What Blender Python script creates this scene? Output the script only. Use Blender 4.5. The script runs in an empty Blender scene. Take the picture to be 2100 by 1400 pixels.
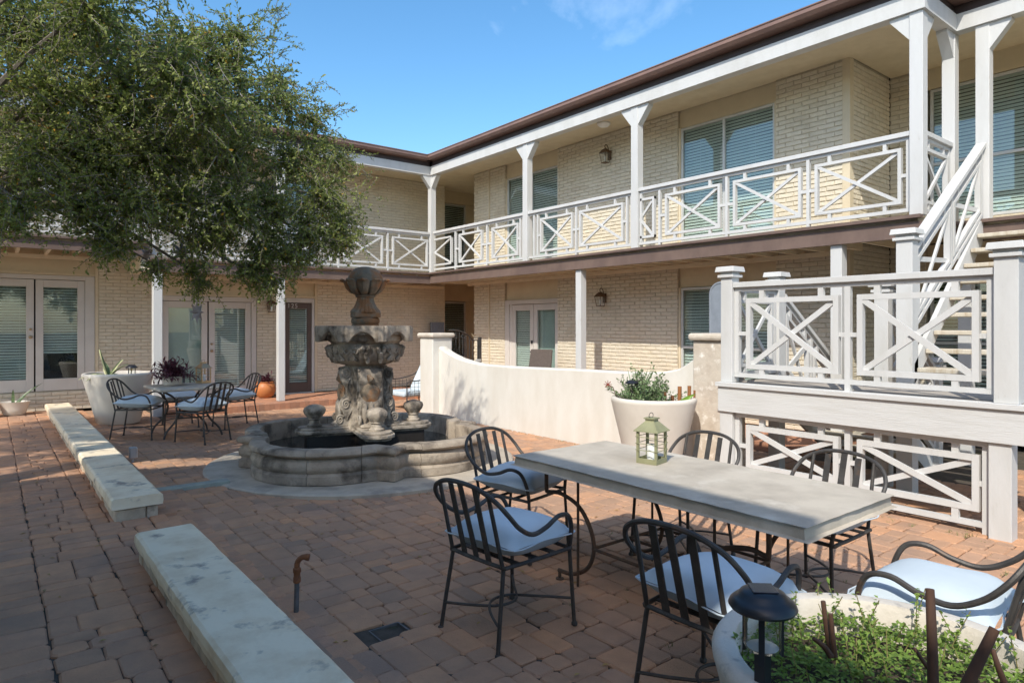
import bpy, bmesh, math, random
import numpy as np
from mathutils import Vector, Matrix
R = random.Random(7)
NP = np.random.RandomState(5)
rad = math.radians
sc = bpy.context.scene
COL = sc.collection

# ------------------------------------------------------------------ camera
YAW = math.atan(1070 / 1350.0)
cam = bpy.data.cameras.new("camera"); cam_o = bpy.data.objects.new("camera", cam); COL.objects.link(cam_o)
cam.sensor_width = 36.0; cam.lens = 1350 / 2100 * 36; cam.shift_y = -33 / 2100
cam.clip_start = 0.05; cam.clip_end = 2000
CAMZ = 1.65
cam_o.location = (0, 0, CAMZ); cam_o.rotation_euler = (rad(90), 0, -YAW)
sc.camera = cam_o

# ------------------------------------------------------------------ world, sun
SUN_D = Vector((0.88, 0.50, -1.0)).normalized()          # direction the light travels
w = bpy.data.worlds.new("World"); sc.world = w; w.use_nodes = True
wn = w.node_tree.nodes; wl = w.node_tree.links
bg = wn["Background"]
sky = wn.new("ShaderNodeTexSky"); sky.sky_type = 'NISHITA'; sky.sun_disc = False
sky.sun_elevation = math.asin(-SUN_D.z); sky.sun_rotation = math.atan2(-SUN_D.x, -SUN_D.y)
sky.air_density = 1.0; sky.dust_density = 1.6; sky.ozone_density = 4.0; sky.altitude = 300
tc = wn.new("ShaderNodeTexCoord"); mp = wn.new("ShaderNodeMapping")
mp.inputs["Scale"].default_value = (1.3, 2.6, 2.2); mp.inputs["Rotation"].default_value = (0.3, 0.5, 0.9); mp.inputs["Location"].default_value = (0.074, 0.025, 0.12)
nz = wn.new("ShaderNodeTexNoise"); nz.inputs["Scale"].default_value = 1.5; nz.inputs["Detail"].default_value = 9
nz.inputs["Roughness"].default_value = 0.55; nz.inputs["Distortion"].default_value = 0.35
rp = wn.new("ShaderNodeValToRGB"); rp.color_ramp.elements[0].position = 0.585; rp.color_ramp.elements[1].position = 0.86
rp.color_ramp.elements[1].color = (0.4, 0.4, 0.4, 1)
mx = wn.new("ShaderNodeMixRGB"); mx.inputs[2].default_value = (9.5, 10.0, 11.0, 1)
wl.new(tc.outputs["Generated"], mp.inputs[0]); wl.new(mp.outputs[0], nz.inputs["Vector"])
wl.new(nz.outputs["Fac"], rp.inputs[0]); wl.new(rp.outputs[0], mx.inputs[0])
hs = wn.new('ShaderNodeHueSaturation'); hs.inputs['Saturation'].default_value = 1.22
tn = wn.new('ShaderNodeMixRGB'); tn.blend_type = 'MULTIPLY'; tn.inputs[0].default_value = 1.0; tn.inputs[2].default_value = (1.10, 1.02, 0.87, 1)
wl.new(sky.outputs[0], hs.inputs['Color']); wl.new(hs.outputs[0], tn.inputs[1]); wl.new(tn.outputs[0], mx.inputs[1]); wl.new(mx.outputs[0], bg.inputs[0])
bg.inputs[1].default_value = 0.13
sl = bpy.data.lights.new("sun", 'SUN'); sl.energy = 2.05; sl.angle = rad(0.6); sl.color = (1.0, 0.95, 0.85)
so = bpy.data.objects.new("sun", sl); COL.objects.link(so); so.location = (-20, -12, 25)
so.rotation_euler = SUN_D.to_track_quat('-Z', 'Y').to_euler()
sc.view_settings.view_transform = 'Standard'; sc.view_settings.look = 'None'
sc.view_settings.exposure = 1.2; sc.view_settings.gamma = 1.0
sc.render.engine = 'CYCLES'
sc.cycles.max_bounces = 8; sc.cycles.diffuse_bounces = 4; sc.cycles.transparent_max_bounces = 24

# ------------------------------------------------------------------ materials
MATS = {}
def mat(name, c1, c2=None, rough=0.75, ns=6.0, lo=0.35, hi=0.65, bump=0.0, bs=60.0, metal=0.0, rnd=None, c3=None,
        s3=2.0, lo3=0.55, hi3=0.72, det=6, world=True, spec=0.35, stretch=(1, 1, 1), tr=None, rstr=0.25):
    m = bpy.data.materials.new(name); m.use_nodes = True
    n = m.node_tree.nodes; l = m.node_tree.links; b = n["Principled BSDF"]
    b.inputs["Roughness"].default_value = rough; b.inputs["Metallic"].default_value = metal
    b.inputs["Specular IOR Level"].default_value = spec
    if world:
        g = n.new("ShaderNodeNewGeometry"); co = g.outputs["Position"]
    else:
        g = n.new("ShaderNodeTexCoord"); co = g.outputs["Object"]
    mpn = n.new("ShaderNodeMapping"); mpn.inputs["Scale"].default_value = stretch; l.new(co, mpn.inputs[0]); co = mpn.outputs[0]
    def noise(s, d=det):
        t = n.new("ShaderNodeTexNoise"); t.inputs["Scale"].default_value = s; t.inputs["Detail"].default_value = d
        t.inputs["Roughness"].default_value = 0.6
        l.new(co, t.inputs["Vector"]); return t.outputs["Fac"]
    def ramp(f, a, z):
        r = n.new("ShaderNodeMapRange"); r.inputs[1].default_value = a; r.inputs[2].default_value = z
        l.new(f, r.inputs[0]); return r.outputs[0]
    def mix(f, a, z, mode='MIX'):
        x = n.new("ShaderNodeMixRGB"); x.blend_type = mode
        if isinstance(f, float): x.inputs[0].default_value = f
        else: l.new(f, x.inputs[0])
        for i, q in ((1, a), (2, z)):
            if isinstance(q, tuple): x.inputs[i].default_value = (*q, 1)
            else: l.new(q, x.inputs[i])
        return x.outputs[0]
    col = c1
    if c2: col = mix(ramp(noise(ns), lo, hi), c1, c2)
    if c3: col = mix(ramp(noise(s3, 8), lo3, hi3), col, c3)
    if rnd:
        oi = n.new("ShaderNodeObjectInfo"); at = n.new("ShaderNodeAttribute"); at.attribute_name = "rnd"
        a = n.new("ShaderNodeMath"); a.operation = 'MULTIPLY'; a.inputs[1].default_value = 7.31; l.new(oi.outputs["Random"], a.inputs[0])
        s = n.new("ShaderNodeMath"); s.operation = 'ADD'; l.new(a.outputs[0], s.inputs[0]); l.new(at.outputs["Fac"], s.inputs[1])
        f = n.new("ShaderNodeMath"); f.operation = 'FRACT'; l.new(s.outputs[0], f.inputs[0])
        cr = n.new("ShaderNodeValToRGB"); els = cr.color_ramp.elements
        els[0].position = 0; els[0].color = (*rnd[0], 1); els[1].position = 1; els[1].color = (*rnd[-1], 1)
        for i, c in enumerate(rnd[1:-1]):
            e = els.new((i + 1) / (len(rnd) - 1)); e.color = (*c, 1)
        l.new(f.outputs[0], cr.inputs[0])
        col = mix(1.0, col, cr.outputs[0], 'MULTIPLY') if col is not None else cr.outputs[0]
    if isinstance(col, tuple): b.inputs["Base Color"].default_value = (*col, 1)
    else: l.new(col, b.inputs["Base Color"])
    if bump:
        bp = n.new("ShaderNodeBump"); bp.inputs["Strength"].default_value = bump; bp.inputs["Distance"].default_value = 0.01
        l.new(noise(bs, 5), bp.inputs["Height"]); l.new(bp.outputs[0], b.inputs["Normal"])
    if tr:
        t = n.new("ShaderNodeBsdfTranslucent"); ms = n.new("ShaderNodeMixShader"); ms.inputs[0].default_value = tr
        if isinstance(col, tuple): t.inputs[0].default_value = (*col, 1)
        else: l.new(col, t.inputs[0])
        l.new(b.outputs[0], ms.inputs[1]); l.new(t.outputs[0], ms.inputs[2]); l.new(ms.outputs[0], n["Material Output"].inputs[0])
    MATS[name] = m; return m
def glass(name, tint=(0.75, 0.85, 0.85), refl=0.16, tr=None):
    m = bpy.data.materials.new(name); m.use_nodes = True
    n = m.node_tree.nodes; l = m.node_tree.links; n.remove(n["Principled BSDF"])
    t = n.new("ShaderNodeBsdfTransparent"); t.inputs[0].default_value = (*tint, 1)
    g = n.new("ShaderNodeBsdfGlossy"); g.inputs["Roughness"].default_value = 0.015
    lw = n.new("ShaderNodeLayerWeight"); lw.inputs[0].default_value = 0.5
    fr = n.new("ShaderNodeMath"); fr.operation = 'POWER'; fr.inputs[1].default_value = 3.6; l.new(lw.outputs["Facing"], fr.inputs[0])
    a = n.new("ShaderNodeMath"); a.operation = 'ADD'; a.inputs[1].default_value = refl; l.new(fr.outputs[0], a.inputs[0])
    ms = n.new("ShaderNodeMixShader"); l.new(a.outputs[0], ms.inputs[0]); l.new(t.outputs[0], ms.inputs[1]); l.new(g.outputs[0], ms.inputs[2])
    l.new(ms.outputs[0], n["Material Output"].inputs[0]); MATS[name] = m; return m
mat("white_paint", (0.57, 0.57, 0.56), (0.49, 0.485, 0.465), rough=0.5, ns=3.5, lo=0.45, hi=0.8, bump=0.25, bs=45, stretch=(1, 1, 0.3), c3=(0.42, 0.40, 0.36), s3=14, lo3=0.66, hi3=0.80)
mat("white_wood", (0.57, 0.57, 0.56), (0.50, 0.495, 0.475), rough=0.6, ns=9, lo=0.42, hi=0.8, bump=0.3, bs=40, stretch=(3, 0.25, 3), c3=(0.46, 0.44, 0.40), s3=5, lo3=0.64, hi3=0.8)
mat("cream_paint", (0.66, 0.57, 0.415), (0.60, 0.51, 0.36), rough=0.7, ns=5, bump=0.25, bs=40)
mat("cream_brick", (0.71, 0.65, 0.53), (0.655, 0.59, 0.465), rough=0.75, ns=22, bump=0.55, bs=70, c3=(0.55, 0.475, 0.345), s3=1.6, lo3=0.55, hi3=0.85, rnd=[(0.92, 0.91, 0.9), (1, 1, 1), (1, .985, .96), (0.95, .95, .95)])
mat("mortar", (0.56, 0.495, 0.38), (0.46, 0.40, 0.30), rough=0.9, ns=30, bump=0.6, bs=120)
mat("stucco_panel", (0.67, 0.575, 0.41), (0.61, 0.52, 0.365), rough=0.85, ns=3, bump=0.5, bs=14)
mat("soffit_shaded", (0.52, 0.44, 0.31), (0.45, 0.375, 0.26), rough=0.8, ns=4)  # deck underside, shade between the joists put into the colour
mat("joist_lightened", (0.80, 0.71, 0.53), (0.72, 0.63, 0.46), rough=0.7, ns=4)  # lightened as if lit by bounce from the sunlit ground
mat("fascia_brown", (0.175, 0.122, 0.10), (0.13, 0.09, 0.075), rough=0.5, ns=4, bump=0.2, bs=25, c3=(0.13, 0.09, 0.08), s3=1.3, stretch=(1, 1, 0.5))
mat("frieze_brown", (0.075, 0.055, 0.055), (0.06, 0.045, 0.045), rough=0.5, ns=4)
mat("gutter_brown", (0.23, 0.145, 0.115), (0.19, 0.12, 0.10), rough=0.4, ns=4)
mat("shingle", (0.13, 0.115, 0.105), (0.08, 0.07, 0.065), rough=0.9, ns=20, bump=0.5, bs=60)
mat("trim_mauve", (0.62, 0.585, 0.54), (0.57, 0.535, 0.495), rough=0.5, ns=3)
mat("door_brown", (0.115, 0.085, 0.075), (0.095, 0.07, 0.06), rough=0.45, ns=4)
mat("alu", (0.62, 0.62, 0.60), (0.52, 0.52, 0.51), rough=0.4, ns=6, metal=0.2)
mat("blind", (0.72, 0.74, 0.69), (0.66, 0.68, 0.63), rough=0.6, ns=3)
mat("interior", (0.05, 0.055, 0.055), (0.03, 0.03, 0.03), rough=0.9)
mat("pale_reflection", (0.55, 0.62, 0.58), (0.48, 0.54, 0.50), rough=0.8, ns=2)  # pale sheet colour standing in for reflections in the door glass
glass("pane", (0.88, 0.93, 0.92), 0.085)
glass("jar_glass", (0.96, 0.975, 0.97), 0.05)
PV = [(1.05, 0.98, 0.95), (0.88, 0.84, 0.82), (1.10, 0.98, 0.88), (0.80, 0.79, 0.79), (1.0, 0.93, 0.88), (1.2, 1.02, 0.86), (0.92, 0.85, 0.8)]
mat("paver", (0.50, 0.315, 0.205), (0.42, 0.27, 0.18), rough=0.85, ns=7, bump=0.65, bs=110, rnd=PV, c3=(0.30, 0.22, 0.175), s3=1.1, lo3=0.52, hi3=0.75)
mat("walk_paver", (0.55, 0.325, 0.205), (0.44, 0.27, 0.18), rough=0.85, ns=7, bump=0.65, bs=110, rnd=PV, c3=(0.28, 0.21, 0.17), s3=1.1, lo3=0.52, hi3=0.75)  # copy of the patio paver, colour lifted to brighten the shaded walkway
mat("porch_brick", (0.44, 0.235, 0.15), (0.36, 0.20, 0.135), rough=0.85, ns=8, bump=0.6, bs=90, rnd=PV)
mat("joint_sand", (0.105, 0.085, 0.068), (0.06, 0.052, 0.04), rough=0.95, ns=12, c3=(0.06, 0.07, 0.03), s3=3, bump=0.6, bs=150)
mat("earth", (0.12, 0.1, 0.08), (0.09, 0.075, 0.06), rough=0.95, ns=0.3)
mat("limestone", (0.88, 0.75, 0.55), (0.72, 0.57, 0.385), rough=0.75, ns=4.5, lo=0.45, hi=0.7, bump=0.45, bs=35, c3=(0.34, 0.29, 0.24), s3=5.0, lo3=0.575, hi3=0.68)
mat("rubble", (0.66, 0.56, 0.43), (0.50, 0.41, 0.31), rough=0.85, ns=9, bump=0.9, bs=40, c3=(0.22, 0.18, 0.14), s3=7, rnd=[(0.85, 0.83, 0.8), (1.1, 1.05, 1.0), (0.95, .93, .92)])
mat("fountain_stone", (0.41, 0.355, 0.29), (0.22, 0.185, 0.15), rough=0.8, ns=5, lo=0.38, hi=0.62, bump=0.8, bs=45, c3=(0.085, 0.07, 0.055), s3=4.2, lo3=0.50, hi3=0.62, rnd=[(0.9, .9, .9), (1.1, 1.08, 1.05), (1, .97, .93)])
mat("fountain_rust", (0.28, 0.22, 0.155), (0.13, 0.10, 0.07), rough=0.8, ns=6, bump=0.8, bs=45, c3=(0.28, 0.13, 0.055), s3=4.5, lo3=0.46, hi3=0.58)
mat("fountain_black", (0.026, 0.022, 0.019), (0.018, 0.015, 0.013), rough=0.45, ns=5, bump=0.4, bs=30)
mat("basin_stone", (0.40, 0.345, 0.275), (0.25, 0.21, 0.165), rough=0.8, ns=4, bump=0.8, bs=40, c3=(0.12, 0.10, 0.08), s3=3.5, lo3=0.49, hi3=0.64, rnd=[(0.85, .85, .86), (1.1, 1.06, 1.02), (1, .94, .9)])
mat("apron_concrete", (0.50, 0.43, 0.34), (0.39, 0.335, 0.265), rough=0.9, ns=4, bump=0.5, bs=60, c3=(0.24, 0.21, 0.18), s3=2.2)
mat("water", (0.02, 0.022, 0.02), rough=0.04, spec=0.6)
mat("stucco_white", (0.68, 0.655, 0.60), (0.62, 0.585, 0.52), rough=0.85, ns=2.6, bump=0.35, bs=22, stretch=(1.5, 1.5, .55), c3=(0.60, 0.56, 0.49), s3=0.9)
mat("stucco_rough", (0.60, 0.54, 0.46), (0.50, 0.43, 0.355), rough=0.9, ns=6, bump=1.0, bs=11, c3=(0.82, 0.78, 0.72), s3=9)
mat("cap_stone", (0.62, 0.56, 0.48), (0.50, 0.44, 0.36), rough=0.85, ns=8, bump=0.5, bs=40)
mat("pot_white", (0.66, 0.615, 0.545), (0.60, 0.55, 0.48), rough=0.6, ns=2.5, bump=0.12, bs=40, c3=(0.52, 0.46, 0.385), s3=1.8, lo3=0.55, hi3=0.8)
mat("pot_stone", (0.66, 0.60, 0.52), (0.57, 0.51, 0.43), rough=0.75, ns=6, bump=0.3, bs=60, c3=(0.42, 0.38, 0.34), s3=16, lo3=0.60, hi3=0.72)
mat("terracotta", (0.55, 0.21, 0.075), (0.46, 0.165, 0.06), rough=0.45, ns=4)
mat("soil", (0.05, 0.035, 0.025), (0.085, 0.06, 0.045), rough=0.95, ns=30, bump=1.0, bs=60)
mat("iron", (0.085, 0.078, 0.072), (0.055, 0.05, 0.047), rough=0.5, ns=14, metal=0.35, c3=(0.16, 0.095, 0.06), s3=9, lo3=0.60, hi3=0.75, bump=0.2, bs=90)
mat("rust_iron", (0.115, 0.075, 0.05), (0.07, 0.052, 0.042), rough=0.6, ns=11, metal=0.3, c3=(0.17, 0.075, 0.035), s3=8, lo3=0.52, hi3=0.7, bump=0.3, bs=90)
mat("rust_pipe", (0.26, 0.10, 0.04), (0.17, 0.07, 0.035), rough=0.8, ns=30, bump=0.5, bs=120)
mat("grey_pipe", (0.14, 0.14, 0.145), (0.10, 0.10, 0.10), rough=0.5, ns=20)
mat("cushion", (0.54, 0.61, 0.655), (0.48, 0.55, 0.60), rough=0.85, ns=3, bump=0.15, bs=300)
mat("table_stone", (0.53, 0.47, 0.385), (0.39, 0.34, 0.275), rough=0.6, ns=3.2, lo=0.4, hi=0.68, bump=0.2, bs=60, c3=(0.60, 0.55, 0.47), s3=3.5)
mat("lantern_green", (0.29, 0.285, 0.165), (0.235, 0.23, 0.13), rough=0.5, ns=10)
mat("lantern_bronze", (0.17, 0.105, 0.06), (0.11, 0.07, 0.045), rough=0.5, metal=0.4, ns=16)
mat("wax", (0.80, 0.80, 0.78), rough=0.5)
mat("star_paper", (0.40, 0.35, 0.335), (0.34, 0.30, 0.29), rough=0.8, ns=9)
mat("black_plastic", (0.016, 0.018, 0.024), rough=0.35, spec=0.5)
mat("solar_cell", (0.04, 0.04, 0.055), rough=0.2, spec=0.6)
mat("bulb", (0.8, 0.55, 0.2), rough=0.4)
mat("leaf", (1.0, 1.0, 1.0), None, rough=0.5, rnd=[(0.10, 0.15, 0.032), (0.21, 0.26, 0.058), (0.14, 0.185, 0.04), (0.34, 0.38, 0.105), (0.24, 0.30, 0.065), (0.41, 0.43, 0.15), (0.16, 0.215, 0.05)], tr=0.45, spec=0.4)
mat("leaf_yellow", (0.45, 0.27, 0.03), (0.35, 0.2, 0.02), rough=0.5, tr=0.3)
mat("clover", (1.0, 1.0, 1.0), None, rough=0.55, rnd=[(0.12, 0.19, 0.035), (0.22, 0.33, 0.06), (0.16, 0.25, 0.05), (0.30, 0.40, 0.085)], tr=0.35)
mat("shrub_leaf", (1.0, 1.0, 1.0), None, rough=0.5, rnd=[(0.08, 0.15, 0.05), (0.15, 0.23, 0.09), (0.26, 0.33, 0.17), (0.11, 0.19, 0.07)], tr=0.25)
mat("purple_leaf", (1.0, 1.0, 1.0), None, rough=0.45, rnd=[(0.06, 0.022, 0.032), (0.10, 0.03, 0.05), (0.16, 0.05, 0.07), (0.07, 0.03, 0.04)], tr=0.2)
mat("agave", (0.12, 0.17, 0.085), (0.09, 0.14, 0.06), rough=0.45, ns=6)
mat("agave_edge", (0.58, 0.56, 0.30), (0.52, 0.5, 0.26), rough=0.5, ns=6)
mat("snake_leaf", (0.10, 0.14, 0.06), (0.04, 0.065, 0.03), rough=0.4, ns=30, lo=0.45, hi=0.55, stretch=(0.3, 0.3, 2))
mat("bright_leaf", (0.22, 0.38, 0.05), (0.18, 0.32, 0.04), rough=0.4, tr=0.3)
mat("cut_stalk", (0.32, 0.13, 0.045), (0.2, 0.09, 0.04), rough=0.7, ns=18, stretch=(1, 1, 0.3))
mat("stem_brown", (0.115, 0.058, 0.036), (0.075, 0.042, 0.03), rough=0.8, ns=20, stretch=(1, 1, 0.3), bump=0.4, bs=60)
mat("grey_twig", (0.25, 0.22, 0.19), (0.18, 0.155, 0.13), rough=0.9, ns=20)
mat("bark", (0.22, 0.19, 0.155), (0.13, 0.11, 0.09), rough=0.95, ns=9, stretch=(1, 1, 0.35), bump=0.9, bs=30)
mat("wicker", (0.125, 0.098, 0.085), (0.07, 0.055, 0.048), rough=0.6, ns=70, bump=0.8, bs=130)
mat("tread_wood", (0.56, 0.515, 0.43), (0.46, 0.405, 0.32), rough=0.8, ns=5, bump=0.5, bs=30, c3=(0.36, 0.27, 0.165), s3=7, lo3=0.52, hi3=0.74, stretch=(1, 3, 0.5))
mat("deck_board", (0.42, 0.38, 0.33), (0.33, 0.29, 0.25), rough=0.85, ns=6, bump=0.5, bs=30, stretch=(4, 0.5, 1))
mat("grey_paint", (0.24, 0.27, 0.31), (0.20, 0.225, 0.26), rough=0.5)
mat("box_grey", (0.35, 0.36, 0.37), rough=0.5)
mat("drain_green", (0.36, 0.38, 0.32), (0.28, 0.30, 0.26), rough=0.8, ns=10)
mat("weed", (1.0, 1.0, 1.0), None, rough=0.7, rnd=[(0.10, 0.13, 0.03), (0.17, 0.19, 0.05), (0.2, 0.17, 0.07)])
mat("brass", (0.42, 0.32, 0.2), rough=0.35, metal=0.8)
mat("flower_red", (0.25, 0.05, 0.035), rough=0.6)
mat("pebble", (0.55, 0.53, 0.5), (0.4, 0.39, 0.37), rough=0.7, ns=20, rnd=[(.7, .7, .7), (1.1, 1.1, 1.1), (.9, .88, .85)])
mat("dry_leaf", (0.42, 0.30, 0.12), (0.3, 0.2, 0.09), rough=0.7, rnd=[(.7, .7, .7), (1.2, 1.1, .9), (1, .9, .8)])

# ------------------------------------------------------------------ mesh helpers
class MB:
    def __init__(s): s.v = []; s.f = []; s.r = []; s.cur = 0.0
    def add(s, vs, fs):
        b = len(s.v); s.v.extend([tuple(x) for x in vs]); s.f.extend([tuple(i + b for i in f) for f in fs]); s.r.extend([s.cur] * len(fs)); return s
    def hexa(s, p):   # 8 points: bottom 4 ccw, top 4 ccw
        return s.add(p, [(3, 2, 1, 0), (4, 5, 6, 7), (0, 1, 5, 4), (1, 2, 6, 5), (2, 3, 7, 6), (3, 0, 4, 7)])
    def box(s, x0, x1, y0, y1, z0, z1):
        return s.hexa([(x0, y0, z0), (x1, y0, z0), (x1, y1, z0), (x0, y1, z0), (x0, y0, z1), (x1, y0, z1), (x1, y1, z1), (x0, y1, z1)])
    def beam(s, a, b, wd, ht, up=(0, 0, 1)):
        a = Vector(a); b = Vector(b); d = (b - a).normalized(); u = Vector(up)
        sd = d.cross(u)
        if sd.length < 1e-4: sd = d.cross(Vector((1, 0, 0)))
        sd.normalize(); u = sd.cross(d).normalized(); sd *= wd / 2; u *= ht / 2
        return s.hexa([a - sd - u, a + sd - u, b + sd - u, b - sd - u, a - sd + u, a + sd + u, b + sd + u, b - sd + u])
    def tube(s, pts, r, n=8, closed=False, cap=True):
        pts = [Vector(p) for p in pts]; N = len(pts); rs = r if isinstance(r, (list, tuple)) else [r] * N
        rings = []; prev = None
        for i, p in enumerate(pts):
            if closed: d = pts[(i + 1) % N] - pts[i - 1]
            else: d = pts[min(i + 1, N - 1)] - pts[max(i - 1, 0)]
            if d.length < 1e-9: d = Vector((0, 0, 1))
            d.normalize()
            if prev is None:
                q = Vector((0, 0, 1)) if abs(d.z) < 0.9 else Vector((1, 0, 0)); a = d.cross(q).normalized()
            else:
                a = prev - d * prev.dot(d)
                if a.length < 1e-6: a = d.cross(Vector((0, 0, 1)) if abs(d.z) < .9 else Vector((1, 0, 0)))
                a.normalize()
            prev = a; b = d.cross(a)
            rings.append([p + (a * math.cos(2 * math.pi * k / n) + b * math.sin(2 * math.pi * k / n)) * rs[i] for k in range(n)])
        vs = [q for rg in rings for q in rg]; fs = []
        for i in range(N if closed else N - 1):
            for k in range(n):
                j = (i + 1) % N; fs.append((i * n + k, i * n + (k + 1) % n, j * n + (k + 1) % n, j * n + k))
        if not closed and cap:
            fs.append(tuple(reversed(range(n)))); fs.append(tuple((N - 1) * n + k for k in range(n)))
        return s.add(vs, fs)
    def lathe(s, prof, n=32, c=(0, 0, 0), fn=None, cap=True):
        vs = []; fs = []; m = len(prof)
        for i, (r, z) in enumerate(prof):
            for k in range(n):
                t = 2 * math.pi * k / n; rr, zz = (r, z) if fn is None else fn(i, r, z, t)
                vs.append((c[0] + rr * math.cos(t), c[1] + rr * math.sin(t), c[2] + zz))
        for i in range(m - 1):
            for k in range(n):
                fs.append((i * n + k, i * n + (k + 1) % n, (i + 1) * n + (k + 1) % n, (i + 1) * n + k))
        if cap:
            fs.append(tuple(reversed(range(n)))); fs.append(tuple((m - 1) * n + k for k in range(n)))
        return s.add(vs, fs)
    def prism(s, poly, fa, fb):   # poly list of 2d, fa/fb map 2d->3d
        n = len(poly); vs = [fa(p) for p in poly] + [fb(p) for p in poly]
        fs = [tuple(reversed(range(n))), tuple(range(n, 2 * n))] + [(i, (i + 1) % n, n + (i + 1) % n, n + i) for i in range(n)]
        return s.add(vs, fs)
    def xf(s, M):
        s.v = [tuple(M @ Vector(v)) for v in s.v]; return s
    def mesh(s, name, m, smooth=False, flip=False):
        me = bpy.data.meshes.new(name); me.from_pydata(s.v, [], s.f); me.materials.append(MATS[m])
        if any(s.r):
            a = me.attributes.new("rnd", 'FLOAT', 'FACE'); a.data.foreach_set("value", s.r)
        bm = bmesh.new(); bm.from_mesh(me); bmesh.ops.recalc_face_normals(bm, faces=bm.faces); bm.to_mesh(me); bm.free()
        if smooth:
            me.polygons.foreach_set("use_smooth", [True] * len(me.polygons))
            try: me.set_sharp_from_angle(angle=rad(42))
            except Exception: pass
        return me
def ob(name, me, parent=None, kind=None, label=None, cat=None, group=None, M=None):
    o = bpy.data.objects.new(name, me); COL.objects.link(o)
    if parent is not None: o.parent = parent
    if M is not None:
        o.matrix_world = M if parent is None else M
        if parent is not None: o.matrix_parent_inverse = Matrix(); o.matrix_basis = parent.matrix_world.inverted() @ M if parent.get("_m") else M
    if kind: o["kind"] = kind
    if label: o["label"] = label
    if cat: o["category"] = cat
    if group: o["group"] = group
    return o
def mk(name, mb, m, parent=None, smooth=False, bev=0, **k):
    o = ob(name, mb.mesh(name, m, smooth), parent, **k)
    if bev:
        b = o.modifiers.new("bevel", 'BEVEL'); b.width = bev; b.segments = 2; b.limit_method = 'ANGLE'; b.angle_limit = rad(50)
    return o
def thing(name, label, cat, loc=(0, 0, 0), rz=0, group=None):
    o = bpy.data.objects.new(name, None); COL.objects.link(o); o.location = loc; o.rotation_euler = (0, 0, rz)
    o.empty_display_size = 0.2; o["label"] = label; o["category"] = cat
    if group: o["group"] = group
    return o
def copy_tree(o, parent=None):
    c = o.copy(); COL.objects.link(c); c.parent = parent
    for ch in list(o.children): copy_tree(ch, c)
    return c
def crom(P, k=6, closed=False):
    P = [Vector(p) for p in P]; n = len(P); out = []
    for i in range(n if closed else n - 1):
        if closed: a, b, c, d = P[i - 1], P[i], P[(i + 1) % n], P[(i + 2) % n]
        else: a, b, c, d = P[max(i - 1, 0)], P[i], P[i + 1], P[min(i + 2, n - 1)]
        for j in range(k):
            t = j / k
            out.append(0.5 * ((2 * b) + (c - a) * t + (2 * a - 5 * b + 4 * c - d) * t * t + (3 * b - a - 3 * c + d) * t ** 3))
    if not closed: out.append(P[-1])
    return out
FW = Vector((math.sin(YAW), math.cos(YAW), 0)); RT = Vector((math.cos(YAW), -math.sin(YAW), 0))
def uvp(u, v, D): a = (u - 1050) / 1350; b = (667 - v) / 1350; p = (FW + RT * a) * D; return Vector((p.x, p.y, CAMZ + b * D))
def score(p):   # nearness for picking the pieces that show largest; negative when out of view
    d = Vector(p) - Vector((0, 0, CAMZ)); D = d.dot(FW)
    if D < 0.3: return -1
    a = d.dot(RT) / D; b = d.z / D
    if abs(a) > 0.80 or b > 0.51 or b < -0.56: return -1
    return 1 / D
def gz(x, y):
    if x < 1.12: return 0.09
    if x < 2.3: return 0.07 * (2.3 - x) / 1.18
    return 0.0

# ------------------------------------------------------------------ ground
mk("ground", MB().box(-150, 150, -150, 150, -0.5, -0.1), "earth", kind="structure")
def paver_mesh(wd, ln, j, h=0.06, sharp=False):
    mb = MB(); rr = R.uniform(0.012, 0.022); c = R.uniform(0.006, 0.011)
    if sharp: rr, c = .003, .004
    def ring(ins, z):
        a, b = wd / 2 - ins, ln / 2 - ins; q = rr
        pts = [(-a + q, -b), (a - q, -b), (a, -b + q), (a, b - q), (a - q, b), (-a + q, b), (-a, b - q), (-a, -b + q)]
        return [(x + j * R.uniform(-1, 1), y + j * R.uniform(-1, 1), z + (R.uniform(-0.0015, 0.0015) if z > -0.02 else 0)) for x, y in pts]
    R.seed(R.random()); r0 = ring(0, -h); r1 = [(p[0], p[1], -c) for p in r0]; r2 = [(p[0] * (1 - 2 * c / wd), p[1] * (1 - 2 * c / ln), R.uniform(-0.001, 0.001)) for p in r0]
    vs = r0 + r1 + r2; fs = []
    for b in (0, 8):
        for k in range(8): fs.append((b + k, b + (k + 1) % 8, b + 8 + (k + 1) % 8, b + 8 + k))
    fs.append(tuple(range(16, 24))); return mb.add(vs, fs)
SPL = [(0, .333, 1), (0, .667, 1), (0, .5, 1), (0, .333, .667, 1), (0, .5, 1), (0, .4, 1), (0, .6, 1)]
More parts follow.
